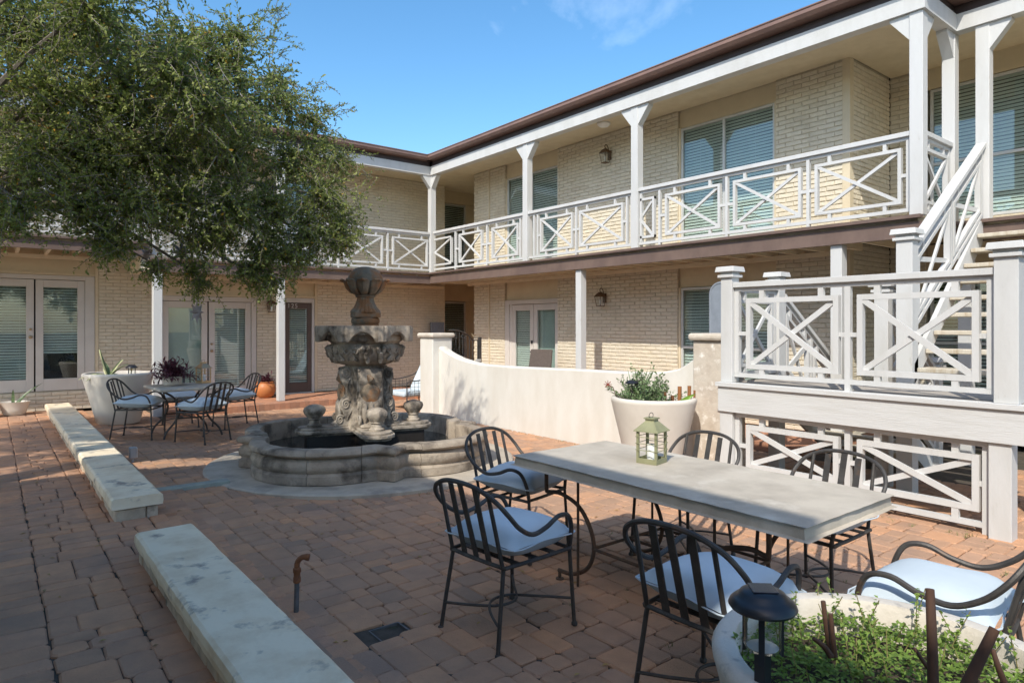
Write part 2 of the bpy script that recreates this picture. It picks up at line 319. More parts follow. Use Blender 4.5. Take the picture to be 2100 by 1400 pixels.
def paving(parent, x0, x1, y0, y1, ws, ls, matn, skip=None, limit=300, zf=gz, gap=0.0045, name="paver"):
    items = []; x = x0
    while x < x1 - 0.05:
        wd = R.choice(ws); y = y0 + R.uniform(-0.2, 0)
        while y < y1:
            ln = R.choice(ls)
            k = R.choice(SPL) if wd > .3 else (0, 1); jx = R.uniform(-.006, .006)
            for a, b in zip(k[:-1], k[1:]):
                if ln > .25 and b - a < .55 and R.random() < .5:
                    for q in (.25, .75): items.append((x + jx + wd * (a + b) / 2, y + ln * q, wd * (b - a), ln / 2))
                else: items.append((x + jx + wd * (a + b) / 2, y + ln / 2, wd * (b - a), ln))
            y += ln
        x += wd
    items = [i for i in items if not (skip and skip(i[0], i[1])) and i[1] < y1 + 0.05]
    sc_ = sorted(((score((i[0], i[1], 0)), n) for n, i in enumerate(items)), reverse=True)
    vis = set(n for s_, n in sc_[:limit] if s_ > 0)
    cache = {}; rest = MB()
    for n, (cx, cy, wd, ln) in enumerate(items):
        key = (round(wd, 3), round(ln, 3))
        if key not in cache: cache[key] = [paver_mesh(wd - gap, ln - gap, 0.0035) for _ in range(5)]
        v = R.randrange(5); z = zf(cx, cy) + R.uniform(-0.0035, 0.003)
        M = Matrix.Translation((cx, cy, z)) @ Matrix.Rotation(R.choice((0, math.pi)) + R.uniform(-0.015, 0.015), 4, 'Z') @ Matrix.Rotation(R.uniform(-0.009, 0.009), 4, 'X')
        M = M @ Matrix.Rotation(R.uniform(-0.009, 0.009), 4, 'Y')
        t = cache[key][v]
        if n in vis:
            if not hasattr(t, "me"): t.me = t.mesh(name, matn)
            o = bpy.data.objects.new(name, t.me); COL.objects.link(o); o.parent = parent; o.matrix_basis = M
        else:
            rest.cur = R.random() * 0.98 + 0.01
            rest.add([M @ Vector(q) for q in t.v], t.f)
    if rest.v: mk("far_" + name + "s", rest, matn, parent, kind="stuff")
FC = (3.59, 7.41)     # fountain centre
patio = MB()
xs = [1.10, 1.7, 2.3, 60]
for a, b in zip(xs[:-1], xs[1:]):
    patio.hexa([(a, -60, -0.09), (b, -60, -0.09), (b, 60, -0.09), (a, 60, -0.09), (a, -60, gz(a + .03, 0) - .016), (b, -60, gz(b, 0) - .016), (b, 60, gz(b, 0) - .016), (a, 60, gz(a + .03, 0) - .016)])
patio_o = mk("patio", patio, "joint_sand", kind="structure")
walk_o = mk("walkway", MB().box(-60, 1.095, -60, 60, -0.09, 0.074), "joint_sand", kind="structure")
HOLE = (1.66, 3.12, 0.09)
def skip_p(x, y):
    if (x - FC[0]) ** 2 + (y - FC[1]) ** 2 < 1.60 ** 2: return True
    if abs(x - HOLE[0]) < 0.105 and abs(y - HOLE[1]) < 0.085: return True
    return y > 13.02 and x > 2.4 or x > 8.0 and y > 2.4
paving(patio_o, 1.115, 9.2, 0.6, 14.6, (0.19, 0.37, 0.37, 0.32), (0.125, 0.13, 0.175, 0.25), "paver", skip_p)
paving(walk_o, -1.6, 1.09, 1.2, 14.62, (0.25, 0.39, 0.44, 0.37), (0.12, 0.125, 0.135, 0.175, 0.24), "walk_paver")
# weeds and litter in the joints
wd_ = MB()
for k in range(170):
    x = R.uniform(2.6, 6.2); y = R.uniform(0.9, 6.0)
    if R.random() < 0.45: x, y = R.uniform(2.9, 4.8), R.uniform(0.9, 2.8)
    if k < 36: x, y = R.uniform(6.3, 6.40), R.uniform(5.0, 8.5)
    if 36 <= k < 60: x, y = R.uniform(5.9, 6.05), R.uniform(1.6, 3.4)
    for q in range(R.randrange(5, 12)):
        wd_.cur = R.random(); a = R.uniform(0, 6.3); l = R.uniform(0.015, 0.055); t = Vector((math.cos(a), math.sin(a), 0)); p = Vector((x + R.gauss(0, .02), y + R.gauss(0, .012), -.008))
        sd = Vector((-t.y, t.x, 0)) * 0.003
        wd_.add([p - sd, p + sd, p + t * l * .6 + Vector((0, 0, R.uniform(.3, .9) * l))], [(0, 1, 2)])
mk("joint_weeds", wd_, "weed", kind="stuff", label="small green weeds sprouting between the sunlit patio bricks", cat="weeds")
dl = MB()
for k in range(260):
    x = R.uniform(-0.9, 5) if k % 2 else R.uniform(-.9, 3); y = R.uniform(1.2, 9); a = R.uniform(0, 6.3); l = R.uniform(0.012, 0.028); dl.cur = R.random()
    if (x - FC[0]) ** 2 + (y - FC[1]) ** 2 < 1.9 ** 2 or 0.65 < x < 1.2: continue
    t = Vector((math.cos(a), math.sin(a), 0)); s_ = Vector((-t.y, t.x, 0)); p = Vector((x, y, gz(x, y) + .004))
    dl.add([p - t * l, p + s_ * l * .4 + Vector((0, 0, .005)), p + t * l, p - s_ * l * .4 + Vector((0, 0, .005))], [(0, 1, 2, 3)])
mk("fallen_leaves", dl, "dry_leaf", kind="stuff", label="scattered tiny dry leaves lying on the brick paving", cat="leaves")

# ------------------------------------------------------------------ wall frames
class Wall:
    def __init__(s, o, d, n): s.o = Vector((*o, 0)); s.d = Vector((*d, 0)); s.n = Vector((*n, 0))
    def p(s, a, z, n=0.0): q = s.o + s.d * a + s.n * n; return Vector((q.x, q.y, z))
    def box(s, mb, a0, a1, z0, z1, n0, n1):
        return mb.hexa([s.p(a0, z0, n0), s.p(a1, z0, n0), s.p(a1, z0, n1), s.p(a0, z0, n1), s.p(a0, z1, n0), s.p(a1, z1, n0), s.p(a1, z1, n1), s.p(a0, z1, n1)])
    def M(s, a, z, n=0.0):
        p = s.p(a, z, n); return Matrix(((s.d.x, s.n.x, 0, p.x), (s.d.y, s.n.y, 0, p.y), (0, 0, 1, p.z), (0, 0, 0, 1)))
BL, BH, BG = 0.230, 0.0585, 0.0095
def brick_mesh(ln):
    mb = MB(); c = 0.006; h = BH / 2; l = ln / 2
    j = lambda q: R.uniform(-q, q)
    o = [(-l + j(.002), -h + j(.0035)), (0, -h + j(.003)), (l + j(.002), -h + j(.0035)), (l + j(.002), h + j(.003)), (0, h + j(.003)), (-l + j(.002), h + j(.003))]
    b = [(x, -0.03, z) for x, z in o]; m_ = [(x, -c - .001, z) for x, z in o]
    f = [(x * (1 - c / l), j(.0022), z * (1 - c / h)) for x, z in o]
    fs = []
    for base in (0, 6):
        for k in range(6): fs.append((base + k, base + (k + 1) % 6, base + 6 + (k + 1) % 6, base + 6 + k))
    fs += [(12, 13, 16, 17), (13, 14, 15, 16)]
    return mb.add(b + m_ + f, fs)
BRICKS = [brick_mesh(BL) for _ in range(10)]
for t in BRICKS: t.me = None
class BrickJob:
    """all the bricks of one building; the largest in view become objects, the rest one mesh"""
    def __init__(s, parent): s.parent = parent; s.it = []
    def fill(s, wl, a0, a1, z0, z1, back=None):
        if back is None:
            mb = MB(); wl.box(mb, a0, a1, z0, z1, -0.2, -0.012); back = mk("brick_wall", mb, "mortar", s.parent)
        row = 0; z = z0 + BH / 2 + 0.003
        while z + BH / 2 < z1 + 0.002:
            a = a0 - (BL + BG) * (0.5 if row % 2 else 0.0) - 0.003 + R.uniform(-.004, .004)
            while a < a1:
                s0, s1 = max(a, a0), min(a + BL, a1)
                if s1 - s0 > 0.03: s.it.append((wl, (s0 + s1) / 2, z, s1 - s0, back))
                a += BL + BG
            z += BH + BG; row += 1
        return back
    def done(s, limit=300):
        sc_ = sorted(((score(wl.p(a, z)), n) for n, (wl, a, z, l, b) in enumerate(s.it) if l > BL * .98), reverse=True)
        vis = set(n for q, n in sc_[:limit] if q > 0); rest = {}
        for n, (wl, a, z, l, back) in enumerate(s.it):
            t = R.choice(BRICKS); M = wl.M(a, z, R.uniform(-0.002, 0.003))
            if n in vis:
                if t.me is None: t.me = t.mesh("brick", "cream_brick")
                o = bpy.data.objects.new("brick", t.me); COL.objects.link(o); o.parent = back; o.matrix_basis = M
            else:
                mb = rest.setdefault(back, MB()); mb.cur = R.random() * .98 + .01; k = l / BL
                mb.add([M @ Vector((q[0] * k, q[1], q[2])) for q in t.v], t.f)
        for back, mb in rest.items(): mk("bricks", mb, "cream_brick", back, kind="stuff")
def wbox(parent, name, wl, args, m, bev=0, **k):
    mb = MB()
    if isinstance(args[0], (tuple, list)) and name in ("reveal", "lintel_panel", "lintel_trim", "wall_panel", "corner_trim", "window_trim", "breezeway_wall"):
        for a in args: wbox(parent, name, wl, a, m, bev, **k)
        return None
    for a in (args if isinstance(args[0], (tuple, list)) else [args]): wl.box(mb, *a)
    return mk(name, mb, m, parent, bev=bev, **k)
def blind(wl, parent, a0, a1, z0, z1, n, pitch=0.05, tilt=0.5):
    mb = MB(); z = z1 - 0.03
    wl.box(mb, a0, a1, z1 - 0.03, z1, n - 0.03, n + 0.01)
    while z > z0:
        h = 0.021; dz = h * math.cos(tilt); dn = h * math.sin(tilt); j = R.uniform(-.0015, .0015)
        mb.add([wl.p(a0, z + dz + j, n - dn), wl.p(a1, z + dz + j, n - dn), wl.p(a1, z - dz + j, n + dn), wl.p(a0, z - dz + j, n + dn)], [(0, 1, 2, 3)])
        z -= pitch
    for a in (a0 + (a1 - a0) * .2, a0 + (a1 - a0) * .8): wl.box(mb, a - .0015, a + .0015, z0, z1, n + .022, n + .024)
    mk("blind", mb, "blind", parent, kind="stuff")
def frame_boxes(a0, a1, z0, z1, n0, n1, wd, wb=None, wt=None):
    wb = wb or wd; wt = wt or wd
    return [(a0, a0 + wd, z0, z1, n0, n1), (a1 - wd, a1, z0, z1, n0, n1), (a0 + wd, a1 - wd, z0, z0 + wb, n0, n1), (a0 + wd, a1 - wd, z1 - wt, z1, n0, n1)]
def door(parent, wl, a0, a1, z0, z1, m="trim_mauve", handle=None, tilt=0.5, stile=0.115, n0=-0.09, refl_sheet=False, bl=True, blz=0.0):
    d = wbox(parent, "door", wl, frame_boxes(a0, a1, z0, z1, n0, n0 + 0.045, stile, 0.22, 0.13), m, bev=0.004)
    wbox(d, "pane", wl, (a0 + stile, a1 - stile, z0 + .22, z1 - .13, n0 + .016, n0 + .021), "pane")
    wbox(d, "interior", wl, (a0 + .02, a1 - .02, z0 + .02, z1 - .02, n0 - (.06 if refl_sheet else .30), n0 - (.05 if refl_sheet else .28)), "pale_reflection" if refl_sheet else "interior")  # pale sheet close behind the glass imitates reflections, otherwise dark backing
    if bl: blind(wl, d, a0 + stile - .03, a1 - stile + .03, z0 + .2 + blz, z1 - .1, n0 - .03, tilt=tilt)
    if handle is not None:
        for zz, r in ((z0 + .99, .032), (z0 + 1.13, .024)):
            mb = MB(); mb.lathe([(r * .6, 0), (r, .004), (r, .018), (r * .8, .04), (r * .3, .048)], 12)
            c = wl.p(handle, zz, n0 + .045); M = Matrix.Translation(c) @ Vector((0, 0, 1)).rotation_difference(wl.n).to_matrix().to_4x4()
            mk("handle", mb.xf(M), "brass", d, smooth=True)
    return d
def window(parent, wl, a0, a1, z0, z1, mulls=(), trans=(), tilt=0.5, n0=-0.09, fr="alu", fw=0.04):
    d = wbox(parent, "window", wl, frame_boxes(a0, a1, z0, z1, n0, n0 + .04, fw), fr, bev=0.003)
    cuts = [a0] + list(mulls) + [a1]
    for q in mulls: wbox(d, "mullion", wl, (q - fw / 2, q + fw / 2, z0 + fw, z1 - fw, n0 + .002, n0 + .043), fr)
    for q in trans: wbox(d, "transom", wl, (a0 + fw, a1 - fw, q - fw / 2, q + fw / 2, n0 + .003, n0 + .045), fr)
    for i, (p, q) in enumerate(zip(cuts[:-1], cuts[1:])):
        wbox(d, "pane", wl, (p + fw * .5, q - fw * .5, z0 + fw, z1 - fw, n0 + .014 + .001 * i, n0 + .019 + .001 * i), "pane")
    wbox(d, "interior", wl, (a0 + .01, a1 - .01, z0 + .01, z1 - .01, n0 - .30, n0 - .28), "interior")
    blind(wl, d, a0 + .02, a1 - .02, z0 + .02, z1 - .02, n0 - .04, tilt=tilt)
    return d

# ------------------------------------------------------------------ railings
class Run:
    """along a straight line p0->p1, z following it; boxes given as (s0,s1,h0,h1,n0,n1)"""
    def __init__(s, p0, p1):
        s.p0 = Vector(p0); v = Vector(p1) - s.p0; s.L = math.hypot(v.x, v.y); s.d = Vector((v.x, v.y, 0)) / s.L; s.k = v.z / s.L
        s.n = Vector((s.d.y, -s.d.x, 0))
    def p(s, a, h, n=0.0): q = s.p0 + s.d * a + s.n * n; return Vector((q.x, q.y, s.p0.z + s.k * a + h))
    def box(s, mb, a0, a1, h0, h1, n0, n1):
        return mb.hexa([s.p(a0, h0, n0), s.p(a1, h0, n0), s.p(a1, h0, n1), s.p(a0, h0, n1), s.p(a0, h1, n0), s.p(a1, h1, n0), s.p(a1, h1, n1), s.p(a0, h1, n1)])
    def bar(s, mb, a0, h0, a1, h1, wd, n0, n1):   # diagonal in the panel plane
        A = Vector((a0, h0)); B = Vector((a1, h1)); d = (B - A).normalized(); q = Vector((-d.y, d.x)) * wd / 2
        c = [A - q, B - q, B + q, A + q]
        return mb.hexa([s.p(c[0].x, c[0].y, n0), s.p(c[1].x, c[1].y, n0), s.p(c[1].x, c[1].y, n1), s.p(c[0].x, c[0].y, n1),
                        s.p(c[3].x, c[3].y, n0), s.p(c[2].x, c[2].y, n0), s.p(c[2].x, c[2].y, n1), s.p(c[3].x, c[3].y, n1)])
def railing(parent, run, s0, s1, panels, pickets, top=0.97, bot=0.06, fb=0.16, ft=0.80, half=(), toprail=True, m="white_paint", w_=0.038, foot=()):
    """panels: (a0,a1); pickets: positions; half: (a0,a1,side) cut panels"""
    t = 0.032; mb = MB()
    if toprail:
        run.box(mb, s0, s1, top - .055, top, -.055, .055); run.box(mb, s0, s1, top - .095, top - .055, -.022, .022)
    else: run.box(mb, s0, s1, top - .05, top, -.03, .03)
    rl = mk("railing", mb, m, parent, bev=0.004)
    mb = MB(); run.box(mb, s0, s1, bot, bot + .042, -.024, .024); mk("bottom_rail", mb, m, rl)
    ctop = top - .095 if toprail else top - .05
    for q in pickets:
        mb = MB(); run.box(mb, q - w_ / 2, q + w_ / 2, bot - .07 if q in foot else bot + .042, ctop, -.026, .026); mk("picket", mb, m, rl)
    mid = (fb + ft) / 2
    for a0, a1 in panels:
        mb = MB(); n0, n1 = -.030, .028
        run.box(mb, a0, a0 + w_, fb, ft, n0, n1); run.box(mb, a1 - w_, a1, fb, ft, n0, n1)
        run.box(mb, a0 + w_, a1 - w_, fb, fb + w_, n0 + .002, n1 - .002); run.box(mb, a0 + w_, a1 - w_, ft - w_, ft, n0 + .002, n1 - .002)
        mk("panel_frame", mb, m, rl)
        mb = MB(); run.bar(mb, a0 + w_, ft - w_, a1 - w_, fb + w_, w_, -.026, .004); mk("cross_brace", mb, m, rl)
        mb = MB(); run.bar(mb, a0 + w_, fb + w_, a1 - w_, ft - w_, w_, -.004, .022); mk("cross_brace", mb, m, rl)
        wdt = a1 - a0
        def blk(*a): mb = MB(); run.box(mb, *a); mk("spacer_block", mb, m, rl)
        for q in (a0 + wdt * .18, a1 - wdt * .18):
            blk(q - w_ / 2, q + w_ / 2, bot + .042, fb, -.022, .022); blk(q - w_ / 2, q + w_ / 2, ft, ctop, -.022, .022)
        nxt = [q for q in list(pickets) + [s0, s1]]
        lf = max([q for q in nxt if q < a0 + .001], default=a0); rt = min([q for q in nxt if q > a1 - .001], default=a1)
        blk(lf + w_ / 2, a0, mid - .02, mid + .02, -.018, .018); blk(a1, rt - w_ / 2, mid - .02, mid + .02, -.018, .018)
    for a0, a1, side in half:
        mb = MB(); n0, n1 = -.030, .028; e = a1 if side > 0 else a0; o = a0 if side > 0 else a1
        run.box(mb, min(e, e - side * w_), max(e, e - side * w_), fb, ft, n0, n1)
        run.box(mb, a0, a1, fb, fb + w_, n0 + .002, n1 - .002); run.box(mb, a0, a1, ft - w_, ft, n0 + .002, n1 - .002)
        mk("panel_frame", mb, m, rl)
        mb = MB(); run.bar(mb, o, mid, e - side * w_, ft - w_, w_, -.026, .004); mk("cross_brace", mb, m, rl)
        mb = MB(); run.bar(mb, o, mid, e - side * w_, fb + w_, w_, -.004, .022); mk("cross_brace", mb, m, rl)
    return rl
def column(parent, x, y, z0, z1, s=0.14, brackets=()):
    c = mk("column", MB().box(x - s / 2, x + s / 2, y - s / 2, y + s / 2, z0, z1), "white_paint", parent, bev=0.006)
    for dx, dy in brackets:
        d = Vector((dx, dy, 0)); q = Vector((-dy, dx, 0)) * (s * .42); b = Vector((x, y, z1)) + d * (s / 2)
        mb = MB(); mb.prism([(0, -.30), (0, 0), (.21, 0), (.21, -.035)], lambda p: b + d * p[0] + Vector((0, 0, p[1])) - q, lambda p: b + d * p[0] + Vector((0, 0, p[1])) + q)
        mk("bracket", mb, "white_paint", c)
    return c
def eave(parent, pts, inward, corner_z=0.0):
    """beam, frieze, gutter along polyline pts (xy); inward = list of unit vectors (towards the building) per segment"""
    for nm, zz0, zz1, o0, o1, m in (("roof_beam", 5.17, 5.37, -0.02, 0.14, "white_paint"), ("frieze", 5.37, 5.60, 0.015, 0.16, "frieze_brown"), ("gutter", 5.485, 5.60, -0.19, 0.014, "gutter_brown")):
        n = len(pts)
        def off(i, d):
            P = Vector((*pts[i], 0)); q = Vector((0, 0, 0))
            if i > 0: q += Vector((*inward[i - 1], 0)) * d
            if i < n - 1:
                w2 = Vector((*inward[i], 0))
                if i == 0 or abs(w2.dot(Vector((*inward[i - 1], 0)))) < .5: q += w2 * d
            return P + q
        for i in range(n - 1):
            a0, a1, b0, b1 = off(i, o0), off(i, o1), off(i + 1, o0), off(i + 1, o1); mb = MB()
            z = lambda p, h: (p.x, p.y, h)
            if nm == "gutter":
                prof = [(o0 + .035, zz0), (o0 + .012, zz0 + .03), (o0, zz0 + .045), (o0 + .004, zz1 - .02), (o0 - .008, zz1 - .014), (o0 - .008, zz1), (o0 + .02, zz1), (o1, zz1), (o1, zz0)]
                mb.prism(prof, lambda p: z(off(i, p[0]), p[1]), lambda p: z(off(i + 1, p[0]), p[1]))
            else:
                mb.hexa([z(a0, zz0), z(b0, zz0), z(b1, zz0), z(a1, zz0), z(a0, zz1), z(b0, zz1), z(b1, zz1), z(a1, zz1)])
            mk(nm, mb, m, parent)
def band(parent, run, s0, s1, z0, z1):
    """brown balcony edge; z relative to run origin z=0"""
    mb = MB(); run.box(mb, s0, s1, z0 + .042, z1 - .075, -.018, .02); b = mk("balcony_edge", mb, "fascia_brown", parent)
    mb = MB(); run.box(mb, s0, s1, z1 - .038, z1, -.075, .02); mk("edge_cap", mb, "fascia_brown", b)
    mb = MB(); run.box(mb, s0, s1, z0, z0 + .042, -.03, .02); mk("drip_board", mb, "fascia_brown", b)

# ------------------------------------------------------------------ buildings
XR, XW, YL, YW = 8.12, 9.25, 13.34, 14.70
ZB, ZF = 2.64, 2.88
# ---- long wing on the right
RW = thing("apartment_wing", "long cream brick wing with white upstairs balcony, sunlit low down, joining the outside stairs", "building", (XW, 8, 0))
RW["_x"] = 1; del RW["_x"]
bpy.context.view_layer.update()
def root_fix(o): o.location = (0, 0, 0)
root_fix(RW)
wr = Wall((XW, 0), (0, 1), (-1, 0))
bj = BrickJob(RW)
for z0, z1, win in ((0.12, 2.818, 0), (2.86, 5.36, 1)):
    back = bj.fill(wr, 11.95, 13.17, z0, z1)
    bj.fill(wr, 7.10, 10.15, z0, z1); bj.fill(wr, 4.30, 5.29, z0, z1)
bj.fill(wr, 5.29, 7.10, 0.12, 0.55)
# return wall and deeper bay
wq = Wall((0, 4.20), (1, 0), (0, -1)); wd2 = Wall((10.53, 0), (0, 1), (-1, 0))
for z0, z1 in ((0.12, 2.80), (2.86, 5.36)):
    bj.fill(wq, 9.35, 10.53, z0, z1); bj.fill(wd2, 3.72, 4.20, z0, z1)
bj.fill(wd2, -2.0, 3.72, 2.86, 3.12); bj.fill(wd2, -2.0, 3.72, 0.12, 0.6)
bj.done(300)
wbox(RW, "corner_trim", wr, [(4.195, 4.30, .12, 2.80, -.1, .012), (4.195, 4.30, 2.86, 5.36, -.1, .012)], "cream_paint", bev=.003)
wbox(RW, "downpipe", wr, [(12.50, 12.53, .12, 2.8, .0, .028), (12.50, 12.53, 2.9, 5.36, 0, .028)], "cream_paint")
# recessed stucco over the openings
wbox(RW, "lintel_panel", wr, (10.15, 11.95, 2.22, 2.818, -.2, -.07), "stucco_panel")
wbox(RW, "lintel_panel", wr, (5.29, 7.10, 2.30, 2.818, -.2, -.07), "stucco_panel")
wbox(RW, "lintel_panel", wr, (10.15, 11.95, 5.01, 5.36, -.2, -.07), "stucco_panel")
wbox(RW, "lintel_panel", wr, (5.29, 7.10, 5.03, 5.36, -.2, -.07), "stucco_panel")
wbox(RW, "sill", wr, (5.31, 7.08, 3.02, 3.06, -.12, .03), "cream_paint")
wbox(RW, "sill", wr, (10.17, 11.93, 3.02, 3.06, -.12, .03), "cream_paint")
wbox(RW, "wall_panel", wr, [(5.30, 7.09, 2.87, 3.02, -.2, -.05), (10.16, 11.94, 2.87, 3.02, -.2, -.05)], "cream_paint")
wbox(RW, "reveal", wr, [(7.06, 7.095, .56, 2.30, -.2, -.03), (7.06, 7.095, 3.06, 5.03, -.2, -.03), (5.295, 5.33, 3.06, 5.03, -.2, -.03), (11.91, 11.945, 3.06, 5.01, -.2, -.03)], "cream_paint")
wbox(RW, "door_frame", wr, [(11.80, 11.945, .12, 2.215, -.15, -.01), (10.155, 11.80, 2.12, 2.215, -.15, -.012), (11.72, 11.80, .12, 2.12, -.15, -.04)], "trim_mauve", bev=.004)
door(RW, wr, 10.98, 11.72, .13, 2.11, tilt=.35, refl_sheet=False, handle=None)
dd = door(RW, wr, 10.16, 10.965, .13, 2.11, tilt=.2, refl_sheet=True, bl=False)
wbox(dd, "handle", wr, [(10.995, 11.025, 1.00, 1.13, -.045, -.03), (10.985, 11.035, 1.06, 1.09, -.03, .01), (10.995, 11.025, 1.25, 1.32, -.045, -.01)], "black_plastic", bev=.004)
window(RW, wr, 5.31, 7.06, .58, 2.29, mulls=(6.2,), trans=(1.28,), tilt=.45)
window(RW, wr, 5.33, 7.06, 3.06, 5.02, mulls=(6.22,), tilt=.35)
window(RW, wr, 10.17, 11.91, 3.06, 5.0, mulls=(11.04,), tilt=.35)
window(RW, wd2, 0.9, 3.68, 3.13, 5.02, mulls=(2.3,), trans=(3.95,), tilt=.3, fr="alu")
window(RW, wd2, 0.9, 3.68, .62, 2.3, mulls=(2.3,), trans=(1.4,), tilt=.8)
wbox(RW, "lintel_panel", wd2, [(-2, 3.72, 5.03, 5.36, -.2, -.05), (-2, 3.72, 2.31, 2.8, -.2, -.05)], "stucco_panel")
wbox(RW, "wall_panel", wd2, [(-2, .89, 3.13, 5.02, -.2, -.05), (-2, .89, .61, 2.3, -.2, -.05)], "stucco_panel")
wbox(RW, "end_wall", Wall((9.35, 0), (0, 1), (-1, 0)), (13.165, 13.17, .12, 5.36, -3, -.1), "cream_paint")
# slabs, ceiling, joists
mk("porch_slab", MB().box(8.02, 10.52, 4.25, 14.6, -.05, .10), "porch_brick", RW)
fl = MB(); fl.box(8.16, 9.32, 2.96, 13.36, 2.82, 2.872); fl.box(9.33, 10.6, -2, 4.19, 2.82, 2.872); fl.box(9.12, 9.328, -2, 2.955, 2.821, 2.871); mk("balcony_floor", fl, "soffit_shaded", RW)
cl = MB(); cl.box(8.24, 9.3, 2.98, 13.345, 5.33, 5.36); cl.box(9.301, 10.7, -2, 4.19, 5.33, 5.36); cl.box(9.12, 9.3, -2, 2.979, 5.33, 5.36); mk("balcony_ceiling", cl, "cream_paint", RW)
y = 3.2
while y < 13.4:
    mk("joist", MB().box(8.145, 9.20, y, y + .042, 2.655, 2.819), "joist_lightened", RW); y += .405
mk("ledger_board", MB().box(9.02, 9.06, 4.3, 13.1, 2.60, 2.664), "joist_lightened", RW)
y = -1.6
while y < 2.9:
    mk("joist", MB().box(9.15, 10.5, y, y + .042, 2.655, 2.819), "joist_lightened", RW); y += .405
rr_ = Run((XR, 0, 0), (XR, 20, 0)); rr_.n = Vector((1, 0, 0))
band(RW, rr_, 2.90, 13.36, 2.635, 2.885)
r2 = Run((9.10, 0, 0), (9.10, 20, 0)); r2.n = Vector((1, 0, 0)); band(RW, r2, -2.0, 2.90, 2.635, 2.885)
for yy, br in ((9.86, ((0, 1), (0, -1))), (7.09, ((0, 1), (0, -1))), (2.97, ((0, 1), (1, 0)))):
    column(RW, 8.20, yy, 2.886, 5.17, .14, br)
column(RW, 9.17, 2.97, 2.886, 5.17, .14, ((-1, 0),)); column(RW, 9.17, 2.62, 2.886, 5.17, .14, ((0, -1),))
column(RW, 8.20, 8.38, .10, 2.635, .135); column(RW, 8.20, 3.86, .10, 2.635, .14); column(RW, 9.17, 2.80, -.02, 2.635, .14)
rl_ = Run((8.20, 0, ZF), (8.20, 20, ZF)); rl_.n = Vector((-1, 0, 0))
railing(RW, rl_, 3.04, 7.02, [(3.14, 4.15), (4.33, 5.32), (5.53, 6.51)], [3.07, 4.24, 5.425, 6.62, 6.99], half=[(6.72, 7.02, -1)], foot=(4.24, 5.425, 6.62))
railing(RW, rl_, 7.16, 9.79, [(7.37, 8.40), (8.57, 9.46)], [7.19, 7.29, 8.485, 9.535, 9.64], foot=(8.485,))
railing(RW, rl_, 9.93, 13.27, [(10.13, 11.00), (11.35, 12.23)], [9.97, 10.06, 11.175, 12.375], half=[(12.53, 13.27, -1)], foot=(11.175, 12.375))
ry = Run((8.27, 2.97, ZF), (9.10, 2.97, ZF)); railing(RW, ry, 0, .83, [(.06, .77)], [.025, .805])
eave(RW, [(8.12, 13.30), (8.12, 2.89), (9.09, 2.89), (9.09, -2.2)], [(1, 0), (0, 1), (1, 0)])
rf = MB()
rf.hexa([(7.92, 13.1, 5.585), (15.5, 13.1, 5.585), (15.5, 24, 5.585), (7.92, 24, 5.585), (7.93, 13.1, 5.61), (15.5, 13.1, 6.0), (15.5, 24, 6.0), (7.93, 24, 5.61)])
rf.hexa([(7.95, 2.72, 5.586), (15.5, 2.72, 5.586), (15.5, 13.1, 5.586), (7.95, 13.1, 5.586), (7.95, 2.72, 5.61), (15.5, 2.72, 6.0), (15.5, 13.1, 6.0), (7.95, 13.1, 5.61)])
rf.hexa([(8.93, -2.2, 5.587), (15.5, -2.2, 5.587), (15.5, 2.72, 5.587), (8.93, 2.72, 5.587), (8.93, -2.2, 5.66), (15.5, -2.2, 6.0), (15.5, 2.72, 6.0), (8.93, 2.72, 5.66)])
mk("roof", rf, "shingle", RW)
mk("rear_wall", MB().box(12.5, 12.7, -2, 13.1, 0, 5.58), "stucco_panel", RW)
# ---- wing at the back
BW = thing("apartment_wing", "cream brick wing behind the fountain with glass doors and brown door numbered 125", "building")
wb = Wall((0, YW), (1, 0), (0, -1)); bj = BrickJob(BW)
bj.fill(wb, 4.56, 5.12, .12, 2.818); bj.fill(wb, 5.92, 9.40, .12, 2.818)
bj.fill(wb, 5.92, 9.40, 2.86, 5.36); bj.fill(wb, 2.52, 5.0, 2.86, 5.36)
bj.done(300)
wbox(BW, "lintel_panel", wb, [(2.53, 4.555, 2.30, 2.818, -.2, -.06), (5.125, 5.915, 2.32, 2.818, -.2, -.06)], "stucco_panel")
wbox(BW, "lintel_trim", wb, [(2.53, 4.555, 2.255, 2.30, -.2, -.02), (5.125, 5.915, 2.27, 2.32, -.2, -.02)], "cream_paint")
wbox(BW, "reveal", wb, [(5.86, 5.918, .12, 2.66, -.19, .004)], "cream_paint")
wbox(BW, "door_frame", wb, frame_boxes(2.60, 4.55, .1, 2.25, -.14, -.015, .10, .02, .10), "trim_mauve", bev=.004)
wbox(BW, "door_frame", wb, frame_boxes(5.13, 5.855, .1, 2.265, -.14, -.015, .055, .03, .10), "white_paint", bev=.004)
door(BW, wb, 2.71, 3.56, .13, 2.14, tilt=.3, bl=False, refl_sheet=True, handle=None)
door(BW, wb, 3.59, 4.44, .13, 2.14, handle=3.64, tilt=.4)
d125 = door(BW, wb, 5.19, 5.80, .13, 2.155, m="door_brown", tilt=.6, stile=.10)
fc = bpy.data.curves.new("number", 'FONT'); fc.body = "125"; fc.size = .135; fc.extrude = .004; fc.space_character = 1.25
fo = bpy.data.objects.new("number_tmp", fc); COL.objects.link(fo); bpy.context.view_layer.update()
nm_ = bpy.data.meshes.new_from_object(fo); bpy.data.objects.remove(fo)
nm_.materials.clear(); nm_.materials.append(MATS["white_paint"])
no = ob("door_number", nm_, d125); no.matrix_basis = Matrix.Translation((5.235, YW + .037, 2.045)) @ Matrix.Rotation(rad(90), 4, 'X')
